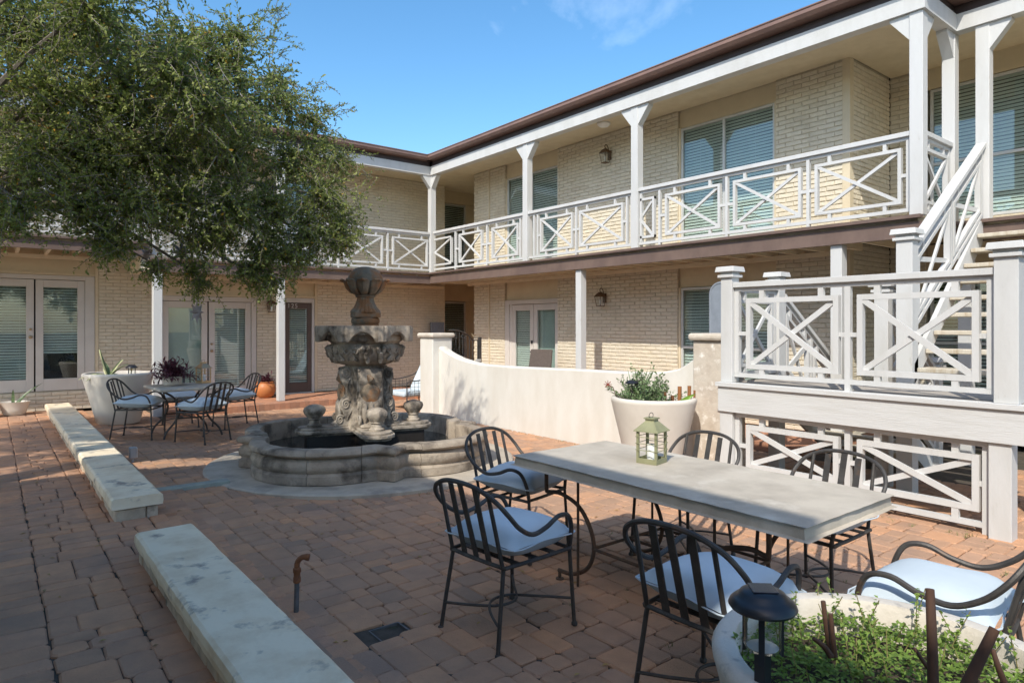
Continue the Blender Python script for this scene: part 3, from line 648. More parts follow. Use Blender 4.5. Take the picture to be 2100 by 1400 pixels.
# upstairs openings of the back wing
window(BW, wb, 5.02, 5.90, 2.90, 5.0, tilt=.5); wbox(BW, "lintel_panel", wb, (5.0, 5.92, 5.0, 5.36, -.2, -.05), "stucco_panel")
# breezeway wall in the corner
wc = Wall((0, 15.2), (1, 0), (0, -1))
wbox(BW, "breezeway_wall", wc, [(9.4, 11.5, 2.32, 2.8, -.2, 0), (10.52, 11.5, .1, 2.31, -.2, 0), (9.4, 11.5, 5.0, 5.4, -.2, 0), (10.52, 11.5, 2.86, 4.99, -.2, 0), (9.4, 10.50, .1, .6, -.2, 0)], "stucco_panel")
wbox(BW, "breezeway_wall", Wall((9.4, 0), (0, 1), (1, 0)), [(14.71, 15.19, .1, 2.79, -.2, -.003), (14.71, 15.19, 2.87, 5.36, -.2, -.003)], "cream_paint")
window(BW, wc, 9.42, 10.40, .62, 2.3, tilt=.9, n0=-.05, fr="alu"); window(BW, wc, 9.42, 10.40, 2.9, 4.98, tilt=.7, n0=-.05)
wbox(BW, "window_trim", wc, [(10.405, 10.515, .6, 2.31, -.05, .02), (10.405, 10.515, 2.86, 4.99, -.05, .02)], "cream_paint")
# platform, balcony
pl = mk("porch_step", MB().box(2.46, 9.4, 13.08, 14.9, -.05, .085), "joint_sand", BW)
edge_b = MB()
def plat_z(x, y): return .115
paving(pl, 2.46, 8.0, 13.19, 14.6, (0.205, 0.28), (0.1, 0.14), "porch_brick", limit=150, zf=plat_z, name="porch_tile")
x = 2.46
mb = paver_mesh(.099, .20, .0008, .14, True); mb2 = mb.mesh("edge_brick", "porch_brick")
while x < 8.0:
    o = bpy.data.objects.new("edge_brick", mb2); COL.objects.link(o); o.parent = pl
    o.location = (x + .05, 13.085 + R.uniform(-.004, .004), .122 + R.uniform(-.003, .003)); x += .1005
mk("balcony_floor", MB().box(2.3, 9.3, 13.37, 14.68, 2.82, 2.872), "soffit_shaded", BW)
mk("balcony_ceiling", MB().box(-3, 9.39, 13.46, 15.2, 5.33, 5.36), "cream_paint", BW)
mk("breezeway_ceiling", MB().box(9.41, 11.5, 13.2, 15.19, 2.80, 2.86), "cream_paint", BW)
mk("breezeway_roof", MB().box(9.41, 11.5, 13.2, 15.19, 5.37, 5.45), "cream_paint", BW)
x = 2.5
while x < 8.1:
    mk("joist", MB().box(x, x + .04, 13.37, 14.66, 2.645, 2.819), "joist_lightened", BW); x += .405
mk("ledger_board", MB().box(2.5, 9.3, 14.60, 14.64, 2.60, 2.654), "joist_lightened", BW)
rb = Run((0, YL, 0), (20, YL, 0)); rb.n = Vector((0, 1, 0)); band(BW, rb, 2.26, 8.135, 2.625, 2.875)
column(BW, 8.20, 13.40, 2.876, 5.17, .14, ((-1, 0), (0, -1))); column(BW, 4.63, 13.42, .118, 2.62, .135); column(BW, 2.38, 13.40, -.01, 2.62, .15)
column(BW, 4.63, 13.42, 2.876, 5.17, .14, ((-1, 0), (1, 0)))
rl2 = Run((0, 13.42, ZF - .01), (20, 13.42, ZF - .01)); rl2.n = Vector((0, -1, 0))
railing(BW, rl2, 4.70, 8.13, [(7.16, 8.09), (5.98, 6.92), (4.83, 5.75)], [7.04, 5.86, 4.74], foot=(7.04, 5.86))
railing(BW, rl2, 2.3, 4.56, [(2.42, 3.34), (3.58, 4.46)], [2.33, 3.46, 4.53], foot=(3.46,))
eave(BW, [(-3, 13.34), (8.12, 13.34)], [(0, 1)])
rfb = MB(); rfb.hexa([(-3, 13.16, 5.59), (7.93, 13.16, 5.59), (7.93, 22, 5.59), (-3, 22, 5.59), (-3, 13.17, 5.612), (7.93, 13.17, 5.612), (7.93, 22, 6.0), (-3, 22, 6.0)]); mk("roof", rfb, "shingle", BW)
# ---- raised section at far left
LS = thing("apartment_wing", "raised cream brick end of the building with wide french doors under the tree", "building")
bj = BrickJob(LS)
bj.fill(wb, 1.62, 2.52, .09, 3.068); bj.fill(wb, -1.5, 1.62, .09, .44)
bj.fill(wb, -1.5, 2.5, 3.12, 5.36); bj.done(200)
wbox(LS, "lintel_panel", wb, (-1.5, 1.56, 2.62, 3.068, -.2, -.05), "stucco_panel"); wbox(LS, "lintel_trim", wb, (-1.5, 1.56, 2.575, 2.62, -.2, -.015), "cream_paint")
wbox(LS, "reveal", wb, (1.56, 1.615, .44, 2.95, -.19, .002), "cream_paint")
wbox(LS, "door_frame", wb, [(1.40, 1.555, .445, 2.57, -.14, -.012), (-1.5, 1.40, 2.49, 2.57, -.14, -.013)], "trim_mauve", bev=.004)
door(LS, wb, .645, 1.395, .45, 2.48, tilt=.55, n0=-.07, blz=.5); door(LS, wb, -.16, .62, .45, 2.48, handle=.57, tilt=.55, n0=-.07); door(LS, wb, -1.4, -.18, .45, 2.48, tilt=.5, n0=-.07)
rb3 = Run((0, YL, 0), (20, YL, 0)); rb3.n = Vector((0, 1, 0)); band(LS, rb3, -3.0, 2.25, 2.915, 3.14)
mk("balcony_floor", MB().box(-3, 2.24, 13.37, 14.68, 3.07, 3.13), "soffit_shaded", LS)
mk("end_beam", MB().box(2.12, 2.255, 13.42, 14.6, 2.64, 2.91), "joist_lightened", LS)
x = -2.6
while x < 2.0:
    mk("joist", MB().box(x, x + .05, 13.37, 14.66, 2.925, 3.069), "joist_lightened", LS); x += .42
mk("ledger_board", MB().box(-3, 2.1, 14.59, 14.64, 2.86, 2.93), "joist_lightened", LS)
rl3 = Run((0, 13.42, 3.13), (20, 13.42, 3.13)); rl3.n = Vector((0, -1, 0))
railing(LS, rl3, -2.2, 2.2, [(1.2, 2.1), (.0, .95), (-1.15, -.2)], [2.16, 1.075, -.1, -1.25], foot=(1.075, -.1))
# ---- wing behind the camera, casting the courtyard's shade
OW = thing("apartment_wing", "facing cream wing whose eaves shade the walkway, seen only in reflections", "building")
ow = MB(); ow.box(-2.6, -2.4, -.9, 5.5, .09, 5.4); mk("wall", ow, "cream_paint", OW)
ow = MB(); ow.box(-3.5, -3.3, -12, -.91, .09, 5.4); mk("wall", ow, "cream_paint", OW)
for y0, y1, xe in ((-.92, 5.5, -1.42), (-12, -.93, -2.48)):
    mk("balcony_floor", MB().box(-3.0, xe, y0, y1, 2.66, 2.88), "fascia_brown", OW)
    mk("roof", MB().box(-9, xe + .16, y0, y1, 5.40, 5.60), "gutter_brown", OW)
    mk("roof_beam", MB().box(xe - .16, xe - .02, y0, y1, 5.17, 5.39), "white_paint", OW)
for yy in (-.8, 2.0, 4.6, 5.4):
    column(OW, -1.50, yy, 2.881, 5.17, .14); column(OW, -1.50, yy, .085, 2.66, .14)
ro = Run((-1.50, 0, ZF), (-1.50, 20, ZF)); railing(OW, ro, 2.08, 4.52, [(2.2, 3.2), (3.4, 4.4)], [2.12, 3.3, 4.48])

mk("light_blocker", MB().box(9.67, 12.48, 4.7, 13.1, 0, 5.57), "interior", RW); mk("light_blocker", MB().box(10.95, 12.48, -1.99, 4.69, 0, 5.57), "interior", RW)  # solid boxes added behind the rooms to stop daylight leaking in
mk("light_blocker", MB().box(-3, 9.19, 15.12, 18, 0, 5.57), "interior", BW); mk("light_blocker", MB().box(9.2, 12.4, 15.58, 18, 0, 5.57), "interior", BW); mk("breezeway_end", MB().box(11.52, 11.7, 13.1, 15.57, 0, 5.57), "cream_paint", BW)
mk("corner_ceiling", MB().box(9.301, 11.5, 13.175, 15.2, 5.331, 5.361), "cream_paint", BW); mk("corner_ceiling", MB().box(8.24, 9.39, 13.35, 13.459, 5.332, 5.362), "cream_paint", BW)

# ------------------------------------------------------------------ outside staircase
ST = thing("staircase", "white painted outside staircase with landing and crossed railings up to the balcony", "staircase")
XD0, XD1, YD0, YD1, ZD = 6.10, 7.12, 1.56, 4.10, 1.05
def newel(x, y, z0, z1, s=.135, m="white_paint"):
    c = mk("newel_post", MB().box(x - s / 2, x + s / 2, y - s / 2, y + s / 2, z0, z1 - .09), m, ST, bev=.005)
    h = s / 2
    mb = MB(); mb.box(x - h - .025, x + h + .025, y - h - .025, y + h + .025, z1 - .115, z1 - .085); mb.box(x - h - .004, x + h + .004, y - h - .004, y + h + .004, z1 - .085, z1 - .055)
    mb.hexa([(x - h - .045, y - h - .045, z1 - .055), (x + h + .045, y - h - .045, z1 - .055), (x + h + .045, y + h + .045, z1 - .055), (x - h - .045, y + h + .045, z1 - .055),
             (x - h - .035, y - h - .035, z1), (x + h + .035, y - h - .035, z1), (x + h + .035, y + h + .035, z1), (x - h - .035, y + h + .035, z1)])
    mk("post_cap", mb, m, c, bev=.004); return c
newel(6.17, 4.05, ZD, 2.27); newel(6.17, 1.60, ZD, 2.29, .16); newel(7.12, 4.06, -.02, 2.26); newel(7.12, 2.68, -.02, 2.60, .15); newel(7.20, 2.93, -.02, 2.10)
for x, y in ((6.17, 4.05), (6.17, 1.64), (7.12, 1.60)):
    mk("post", MB().box(x - .075, x + .075, y - .075, y + .075, -.02, .742), "white_paint", ST, bev=.005)
mk("landing_fascia", MB().box(6.07, 6.105, YD0 - .08, YD1 + .03, .743, ZD - .045), "white_wood", ST, bev=.003)
mk("landing_fascia", MB().box(6.106, 7.16, YD1, YD1 + .035, .743, ZD - .045), "white_wood", ST)
mk("landing_edge", MB().box(6.045, 6.16, YD0 - .10, YD1 + .05, ZD - .044, ZD), "white_wood", ST, bev=.003)
x = 6.165
while x < 7.1:
    mk("deck_board", MB().box(x, x + .13, YD0 - .08, YD1, ZD - .04, ZD - .003), "deck_board", ST); x += .136
rd = Run((6.17, 0, ZD), (6.17, 10, ZD)); rd.n = Vector((-1, 0, 0))
railing(ST, rd, 1.69, 3.98, [(1.79, 2.73), (2.895, 3.845)], [1.715, 2.815, 3.955], top=1.05, bot=.06, fb=.15, ft=.88, w_=.05, foot=(2.815,))
rdl = Run((6.17, 0, 0), (6.17, 10, 0)); rdl.n = Vector((-1, 0, 0))
lt = railing(ST, rdl, 1.72, 3.97, [(1.79, 2.73), (2.895, 3.845)], [1.745, 2.815, 3.945], top=.742, bot=.05, fb=.17, ft=.62, toprail=False, w_=.05, foot=(1.745,))
rls = Run((6.17, 4.05, ZD), (7.12, 4.05, ZD)); railing(ST, rls, .07, .88, [(.14, .82)], [.09, .86], top=1.05, fb=.15, ft=.88)
# upper flight (+x), lower flight down (+x) beside it
n = 9; rise = (2.88 - ZD) / 10; run_ = (9.07 - 7.14) / n
for k in range(n):
    x = 7.14 + run_ * k; z = ZD + rise * (k + 1)
    mk("tread", MB().box(x, x + .27, 1.62, 2.60, z - .045, z), "tread_wood", ST, bev=.008)
for y in (2.605, 1.575):
    mb = MB(); mb.prism([(7.10, ZD + .02), (7.10, ZD + .22), (9.0, 2.86), (9.09, 2.86), (9.09, 2.62)], lambda p: (p[0], y, p[1]), lambda p: (p[0], y + .045, p[1])); mk("stringer", mb, "white_paint", ST)
ru = Run((7.16, 2.66, 1.50), (9.10, 2.63, 2.86)); railing(ST, ru, .03, 1.93, [(.10, .95), (1.03, 1.86)], [.05, .99, 1.9], top=.93, bot=.08, fb=.17, ft=.76, w_=.042)
n2 = 5; rise2 = ZD / 6
for k in range(n2):
    x = 7.14 + .25 * k; z = ZD - rise2 * (k + 1)
    mk("tread", MB().box(x, x + .27, 2.98, 4.0, z - .045, z), "tread_wood", ST, bev=.008)
for y in (4.005, 2.935):
    mb = MB(); mb.prism([(7.13, ZD - .04), (7.13, ZD - .30), (8.35, 0), (8.62, 0), (8.62, .08)], lambda p: (p[0], y, p[1]), lambda p: (p[0], y + .04, p[1])); mk("stringer", mb, "white_paint", ST)
for y in (4.05, 2.93):
    rlw = Run((7.16, y, ZD), (8.55, y, .12)); railing(ST, rlw, .05, 1.36, [(.12, .66), (.76, 1.30)], [.08, .71, 1.33], top=1.0, fb=.16, ft=.82, w_=.042)
    newel(8.58, y, -.02, 1.28, .12)

# ------------------------------------------------------------------ low stucco wall, pillars, gate
GW = thing("garden_wall", "low white stucco wall with swooping top between two capped pillars", "wall")
def wall_top(y):
    for a, b in zip(WT[:-1], WT[1:]):
        if a[0] <= y <= b[0]:
            t = (y - a[0]) / (b[0] - a[0]); return a[1] + (b[1] - a[1]) * t
    return WT[-1][1]
WT = [(4.62, 1.33), (4.72, 1.25), (4.92, 1.13), (5.2, 1.075), (5.6, 1.05), (6.5, 1.035), (8.1, 1.0), (9.0, 1.0), (9.35, 1.03), (9.65, 1.07), (9.95, 1.14), (10.2, 1.22), (10.36, 1.31)]
ys = [4.62 + (10.36 - 4.62) * i / 80 for i in range(81)]
mb = MB(); vs = []; fs = []
for y in ys:
    z = wall_top(y)
    vs += [(6.44, y, -.05), (6.44, y, z - .02), (6.46, y, z), (6.60, y, z), (6.62, y, z - .02), (6.62, y, -.05)]
for i in range(80):
    for k in range(5): fs.append((i * 6 + k, i * 6 + k + 1, (i + 1) * 6 + k + 1, (i + 1) * 6 + k))
mk("wall_body", mb.add(vs, fs), "stucco_white", GW, smooth=True)
def pillar(x0, x1, y0, y1, zt, m):
    p = mk("pillar", MB().box(x0, x1, y0, y1, -.05, zt - .085), m, GW, bev=.015)
    mb = MB(); o = .045
    mb.box(x0 - o, x1 + o, y0 - o, y1 + o, zt - .083, zt); mk("cap", mb, "cap_stone", p, bev=.03)
pillar(6.30, 6.72, 10.27, 10.72, 1.51, "stucco_white"); pillar(6.33, 6.74, 4.22, 4.64, 1.56, "stucco_rough")
GT = thing("iron_gate", "dark wrought iron gate with curled top beside the stucco pillar", "gate")
def gate_top(x): return 1.40 + .16 * max(0, 1 - ((x - 6.9) / .42) ** 2) if x < 7.32 else 1.36
mb = MB(); mb.tube([(6.80, 10.5, .18), (6.80, 10.5, 1.38)], .014); mb.tube([(7.47, 10.5, .18), (7.47, 10.5, 1.36)], .014)
mb.tube([(6.8, 10.5, .2), (7.47, 10.5, .2)], .012); mb.tube([(6.8, 10.5, .9), (7.47, 10.5, .9)], .01); mb.tube([(6.80 + .67 * i / 16, 10.5, gate_top(6.8 + .67 * i / 16)) for i in range(17)], .013)
mk("gate_frame", mb, "iron", GT, smooth=True)
for i in range(7):
    x = 6.88 + .078 * i; mk("bar", MB().tube([(x, 10.5, .2), (x, 10.5, gate_top(x) - .02)], .008), "iron", GT, smooth=True)
for c, s_ in ((6.95, 1), (7.12, -1)):
    pts = [(c + s_ * .055 * (1 - t / 14) * math.cos(t * .62), 10.49, 1.42 + .055 * (1 - t / 14) * math.sin(t * .62)) for t in range(13)]
    mk("scroll", MB().tube(pts, .007, 6), "iron", GT, smooth=True)
mk("gate_post", MB().box(7.49, 7.54, 10.47, 10.53, -.02, 1.42), "iron", GT); mk("latch", MB().box(7.40, 7.52, 10.46, 10.49, .95, .99), "alu", GT, bev=.004)

# ------------------------------------------------------------------ stone benches
def bench(name, label, y0, y1, cuts, zt):
    B = thing(name, label, "bench", (0, 0, 0)); x0, x1 = .745, 1.115
    ed = [y0] + cuts + [y1]
    for a, b in zip(ed[:-1], ed[1:]):
        mb = MB(); n = max(4, int((b - a) / .09)); j = lambda q: R.uniform(-q, q); vs = []
        for i in range(n + 1):
            y = a + .007 + (b - a - .014) * i / n; e0, e1 = j(.0035), j(.0035)
            vs += [(x0 + e0 + .006, y + (j(.006) if i in (0, n) else 0), zt - .088 + j(.004)), (x0 + e0, y, zt - .05), (x0 + e0 + .004, y, zt - .012), (x0 + .022 + e0, y, zt + j(.0015)),
                   (x1 - .022 + e1, y, zt + j(.0015)), (x1 + e1 - .004, y, zt - .012), (x1 + e1, y, zt - .05), (x1 + e1 - .004, y, zt - .088)]
        fs = [tuple(range(8)), tuple(reversed(range(n * 8, n * 8 + 8)))]
        for i in range(n):
            for k in range(8): fs.append((i * 8 + k, i * 8 + (k + 1) % 8, (i + 1) * 8 + (k + 1) % 8, (i + 1) * 8 + k))
        mk("slab", mb.add(vs, fs), "limestone", B)
    mk("core", MB().box(x0 + .075, x1 - .075, y0 + .06, y1 - .06, 0, zt - .092), "mortar", B)
    for xs_, nx in ((x0 + .03, -1), (x1 - .03, 1)):
        z0 = .08 if nx < 0 else .0; H = zt - .09 - z0; nr = 2 if H > .16 else 1
        for r in range(nr):
            y = y0 + .03
            while y < y1 - .05:
                l = min(R.uniform(.14, .34), y1 - .03 - y); h0 = z0 + H * r / nr; h1 = z0 + H * (r + 1) / nr - .008
                o = R.uniform(-.012, .008) * nx; xa, xb = sorted((xs_ + o, xs_ - nx * .08)); mb = MB()
                mb.box(xa, xb, y + .004, y + l - .004, h0, h1); q = mk("stone", mb, "rubble", B, bev=.01); y += l
    for yy, ny in ((y0 + .03, -1), (y1 - .03, 1)):
        x = x0 + .03
        for l in (.22, .13):
            ya, yb = sorted((yy, yy - ny * .08)); l = min(l, x1 - .03 - x - .0)
            mk("stone", MB().box(x + .004, x + l - .003, ya - .002, yb, .01, zt - .098), "rubble", B, bev=.01); x += l
bench("stone_bench", "long low limestone bench wall running to the house beside the white planter", 6.02, 14.1, [7.05, 8.0, 9.3, 10.4, 11.6, 12.7], .275)
bench("stone_bench", "low pale limestone bench wall with stained slabs beside the rusty pipe", -.5, 4.98, [3.98, 2.62, 1.2], .275)

# ------------------------------------------------------------------ fountain
FN = thing("fountain", "tiered carved stone fountain with ball finial in a lobed basin", "fountain", (FC[0], FC[1], 0), rad(-14))
FN.rotation_euler = (0, 0, rad(-14))
mk("apron", MB().lathe([(1.55, -.06), (1.80, -.06), (1.80, .03), (1.775, .042), (.2, .042)], 96), "apron_concrete", FN)
def ba_r(t):
    q = (t + math.pi / 4) % (math.pi / 2) - math.pi / 4          # angle from nearest axis
    s = math.pi / 4 - abs(q)                                     # angle from nearest diagonal
    d, rr2 = .66, .86; lobe = d * math.cos(s) + math.sqrt(max(rr2 ** 2 - (d * math.sin(s)) ** 2, 0))
    tip = 1.43 / (math.cos(q) + math.sin(abs(q)) * 1.0)
    return max(lobe, tip)
PROF = [(-.02, .042), (.0, .05), (.0, .135), (-.02, .145), (-.03, .16), (-.005, .19), (.005, .235), (-.02, .285), (-.05, .305), (-.03, .315), (.01, .325), (.025, .345), (.02, .375), (0, .395), (-.06, .402), (-.16, .395), (-.17, .375), (-.17, .06)]
def seg(t0, t1, n, m):
    mb = MB(); vs = []; fs = []; k = len(PROF)
    for i in range(n + 1):
        t = t0 + (t1 - t0) * i / n; r = ba_r(t)
        for o, z in PROF: vs.append(((r + o) * math.cos(t), (r + o) * math.sin(t), z + (R.uniform(-.003, .003) if 3 < z * 10 else 0)))
    for i in range(n):
        for j in range(k): fs.append((i * k + j, i * k + (j + 1) % k, (i + 1) * k + (j + 1) % k, (i + 1) * k + j))
    fs += [tuple(range(k)), tuple(reversed(range(n * k, n * k + k)))]
    return mk("basin_stone", mb.add(vs, fs), m, FN, smooth=True)
for qd in range(4):
    b0 = qd * math.pi / 2; c = .235
    for a, b, n in ((-c, c, 12), (c, .60, 8), (.60, .97, 8), (.97, math.pi / 2 - c, 8)): seg(b0 + a + .002, b0 + b - .002, n, "basin_stone")
mk("water", MB().lathe([(1.0, .06), (1.0, .17), (.05, .17)], 160, fn=lambda i, r, z, t: ((ba_r(t) - .12) if r > .9 else r, z)), "water", FN)
# arms
for k in range(4):
    A = Matrix.Rotation(k * math.pi / 2, 4, 'Z')
    mk("plinth", MB().box(.1, .70, -.145, .145, .05, .355).xf(A), "fountain_black", FN)
    def capz(o, z): return [(.14, -.16 - o), (.62 + o * .5, -.16 - o)] + [(.66 + (.13 + o) * math.cos(t), (.16 + o) * math.sin(t)) for t in [(-.5 + i / 8) * math.pi for i in range(9)]] + [(.62 + o * .5, .16 + o), (.14, .16 + o)]
    mb = MB()
    for o, z0, z1 in ((.0, .355, .385), (.035, .385, .425), (.005, .425, .455)):
        mb.prism(capz(o, 0), lambda p: (p[0], p[1], z0), lambda p: (p[0], p[1], z1))
    mk("plinth_cap", mb.xf(A), "fountain_stone", FN, bev=.008)
    def fin(i, r, z, t): return (r * (1 + (.11 * math.cos(6 * t) if .56 < z < .70 else 0)), z)
    f = MB().lathe([(.085, .455), (.09, .475), (.066, .49), (.058, .53), (.075, .545), (.07, .555), (.085, .58), (.108, .61), (.118, .645), (.108, .68), (.075, .705), (.03, .716)], 30, (.60, 0, 0), fin)
    mk("finial", f.xf(A), "fountain_stone", FN, smooth=True)
    # scrolled buttress
    AS = A @ Matrix.Diagonal((.82, .88, 1, 1))
    th = .15
    pr = [(.10, 1.15), (.30, 1.15), (.355, 1.12), (.385, 1.06), (.375, .99), (.335, .93), (.315, .87), (.335, .82), (.375, .78), (.395, .72), (.385, .66), (.35, .60), (.345, .55), (.375, .51), (.44, .49), (.47, .455), (.10, .455)]
    pts = crom([(p[0], 0, p[1]) for p in pr], 3); poly = [(p.x, p.z) for p in pts]
    bt = mk("buttress", MB().prism(poly, lambda p: (p[0], -th, p[1]), lambda p: (p[0], th, p[1])).xf(AS), "fountain_stone", FN, bev=.012)
    for sy in (-1, 1):     # carved volutes on both cheeks
        for cx, cz, r0, hand in ((.315, 1.075, .062, 1), (.40, .535, .058, -1), (.315, .715, .062, -1)):
            sp = [(cx + hand * r0 * (1 - t / 26) * math.cos(t * .52 + .6), sy * (th + .002), cz + r0 * (1 - t / 26) * math.sin(t * .52 + .6)) for t in range(24)]
            mk("volute", MB().tube(sp, [.017 * (1 - .5 * i / 24) for i in range(24)], 6).xf(AS), "fountain_stone", bt, smooth=True)
        sp = [(.25 + .05 * math.sin(t * .7), sy * (th + .002), 1.02 - .045 * t) for t in range(12)]
        mk("leaf_carving", MB().tube(sp, [.012 + .016 * math.sin(math.pi * i / 11) for i in range(12)], 6).xf(AS), "fountain_stone", bt, smooth=True)
    mb = MB()
    for i in range(3):
        y = (-.085, 0, .085)[i]; mb.tube([(.388, y, .50), (.395, y, .60), (.385, y, .72), (.36, y, .78)], [.02, .032, .036, .012], 8)
    mk("flutes", mb.xf(AS), "fountain_stone", bt, smooth=True)
    mb = MB(); mb.lathe([(.02, -.03), (.10, -.03), (.125, 0), (.10, .05), (.04, .07)], 18, fn=lambda i, r, z, t: (r * (1 + .13 * abs(math.cos(3.5 * t))), z))
    mk("shell_carving", mb.xf(AS @ Matrix.Translation((.335, 0, .84)) @ Matrix.Rotation(rad(90), 4, 'Y')), "fountain_rust", bt, smooth=True)
    mk("rosette", MB().tube([(.36, -.04, 1.06), (.385, 0, 1.01), (.355, .05, .96)], [.03, .045, .02], 8).xf(AS), "fountain_rust", bt, smooth=True)
mk("pedestal_core", MB().lathe([(.30, .40), (.28, .5), (.25, .6), (.245, 1.1), (.27, 1.16)], 8), "fountain_stone", FN, bev=.01)
def gad(i, r, z, t):
    w_ = 1 if 1.18 < z < 1.42 else 0
    return (r * (1 + w_ * (.035 * abs(math.sin(12 * t)) - .02 + .02 * math.sin(24 * t + z * 40))), z)
mk("bowl", MB().lathe([(.20, 1.14), (.235, 1.155), (.24, 1.17), (.30, 1.19), (.36, 1.225), (.405, 1.275), (.43, 1.33), (.438, 1.37), (.425, 1.41), (.40, 1.43), (.42, 1.45), (.45, 1.47), (.46, 1.56), (.40, 1.58), (.1, 1.50)], 144, fn=gad), "fountain_stone", FN, smooth=True)
for k in range(16):
    t = (k + .5) * math.pi / 8; A = Matrix.Rotation(t, 4, 'Z'); mb = MB()
    if k % 4 == 1 or k % 4 == 2:
        for s_ in (-1, 1):
            sp = [(.437 - .012 * abs(q - 8) / 8, s_ * (.05 - .045 * (1 - q / 20) * math.cos(q * .5)), 1.345 + .045 * (1 - q / 20) * math.sin(q * .5)) for q in range(16)]
            mb.tube(sp, .011, 6)
        for q in (-.6, -.3, 0, .3, .6): mb.tube([(.435, .03 * q, 1.30), (.405, .09 * q, 1.24)], [.008, .015], 6)
        mk("scroll_carving", mb.xf(A), "fountain_stone", FN, smooth=True)
    else:
        for zz, rr2, off in ((1.37, .432, -.035), (1.37, .432, .035), (1.31, .42, 0), (1.25, .375, .02)):
            mb.tube([(rr2 + .004, off, zz + .045), (rr2 + .022, off, zz + .01), (rr2 + .008, off, zz - .03), (rr2 - .03, off, zz - .05)], [.008, .03, .026, .006], 8)
        mk("leaf_carving", mb.xf(A), "fountain_stone", FN, smooth=True)
# scalloped rim
mb = MB(); n = 192; vs = []; fs = []
for k in range(n):
    t = 2 * math.pi * k / n; q = (t * 8 / (2 * math.pi)) % 1.0
    arch = .0 if q < .32 else .112 * math.sin(math.pi * (q - .32) / .68) ** .7
    fl_ = .014 * abs(math.sin(q / .32 * 3 * math.pi)) if q < .32 else -.006
    ro_ = .575 + fl_ + .014 * math.cos(8 * t - 1.0)
    zb_ = 1.455 + arch
    for r, z in ((ro_ - .06, 1.60), (ro_ - .035, 1.64), (ro_ - .006, 1.645), (ro_ + .004, 1.62), (ro_, zb_ + .01), (ro_ - .012, zb_), (ro_ - .05, zb_ + .005), (ro_ - .075, 1.56)): vs.append((r * math.cos(t), r * math.sin(t), z))
for k in range(n):
    for j in range(8): fs.append((k * 8 + j, k * 8 + (j + 1) % 8, ((k + 1) % n) * 8 + (j + 1) % 8, ((k + 1) % n) * 8 + j))
mk("bowl_rim", mb.add(vs, fs), "fountain_stone", FN, smooth=True)
mk("bowl_floor", MB().lathe([(.53, 1.545), (.53, 1.565), (.1, 1.58)], 48), "fountain_stone", FN)
mk("collar", MB().lathe([(.15, 1.56), (.165, 1.60), (.17, 1.625), (.165, 1.655), (.152, 1.665), (.165, 1.675), (.172, 1.70), (.165, 1.735), (.15, 1.745)], 36), "fountain_rust", FN, smooth=True)
mk("square_plate", MB().box(-.155, .155, -.155, .155, 1.745, 1.81), "fountain_rust", FN, bev=.01)
mk("fluted_stem", MB().lathe([(.18, 1.81), (.17, 1.83), (.135, 1.87), (.108, 1.93), (.098, 1.985), (.115, 1.992), (.122, 2.005), (.115, 2.02), (.10, 2.028)], 80, fn=lambda i, r, z, t: (r * (1 + (.07 * abs(math.sin(10 * t)) - .04 if z < 1.98 else 0)), z)), "fountain_rust", FN, smooth=True)
mk("ball", MB().lathe([(.10, 2.025), (.16, 2.06), (.195, 2.11), (.21, 2.17), (.205, 2.24), (.175, 2.30), (.12, 2.345), (.05, 2.362)], 40), "fountain_rust", FN, smooth=True)
for k in range(9):
    A = Matrix.Rotation(k * 2 * math.pi / 9 + .2, 4, 'Z'); vs = []; fs = []
    rows = [(.105, 2.03, .026), (.17, 2.06, .038), (.212, 2.105, .05), (.228, 2.15, .06), (.246, 2.19, .068), (.28, 2.213, .06), (.294, 2.20, .04), (.292, 2.182, .018)]
    for r, z, hw in rows:
        for s_ in (-1, -.5, 0, .5, 1): vs.append((r - .025 * s_ * s_ + .01 * (abs(s_) < .3), hw * s_ * 1.05, z - .012 * s_ * s_))
    for i in range(len(rows) - 1):
        for j in range(4): fs.append((i * 5 + j, i * 5 + j + 1, (i + 1) * 5 + j + 1, (i + 1) * 5 + j))
    o = mk("acanthus_leaf", MB().add(vs, fs).xf(A), "fountain_rust", FN, smooth=True)
    s_ = o.modifiers.new("t", 'SOLIDIFY'); s_.thickness = .016

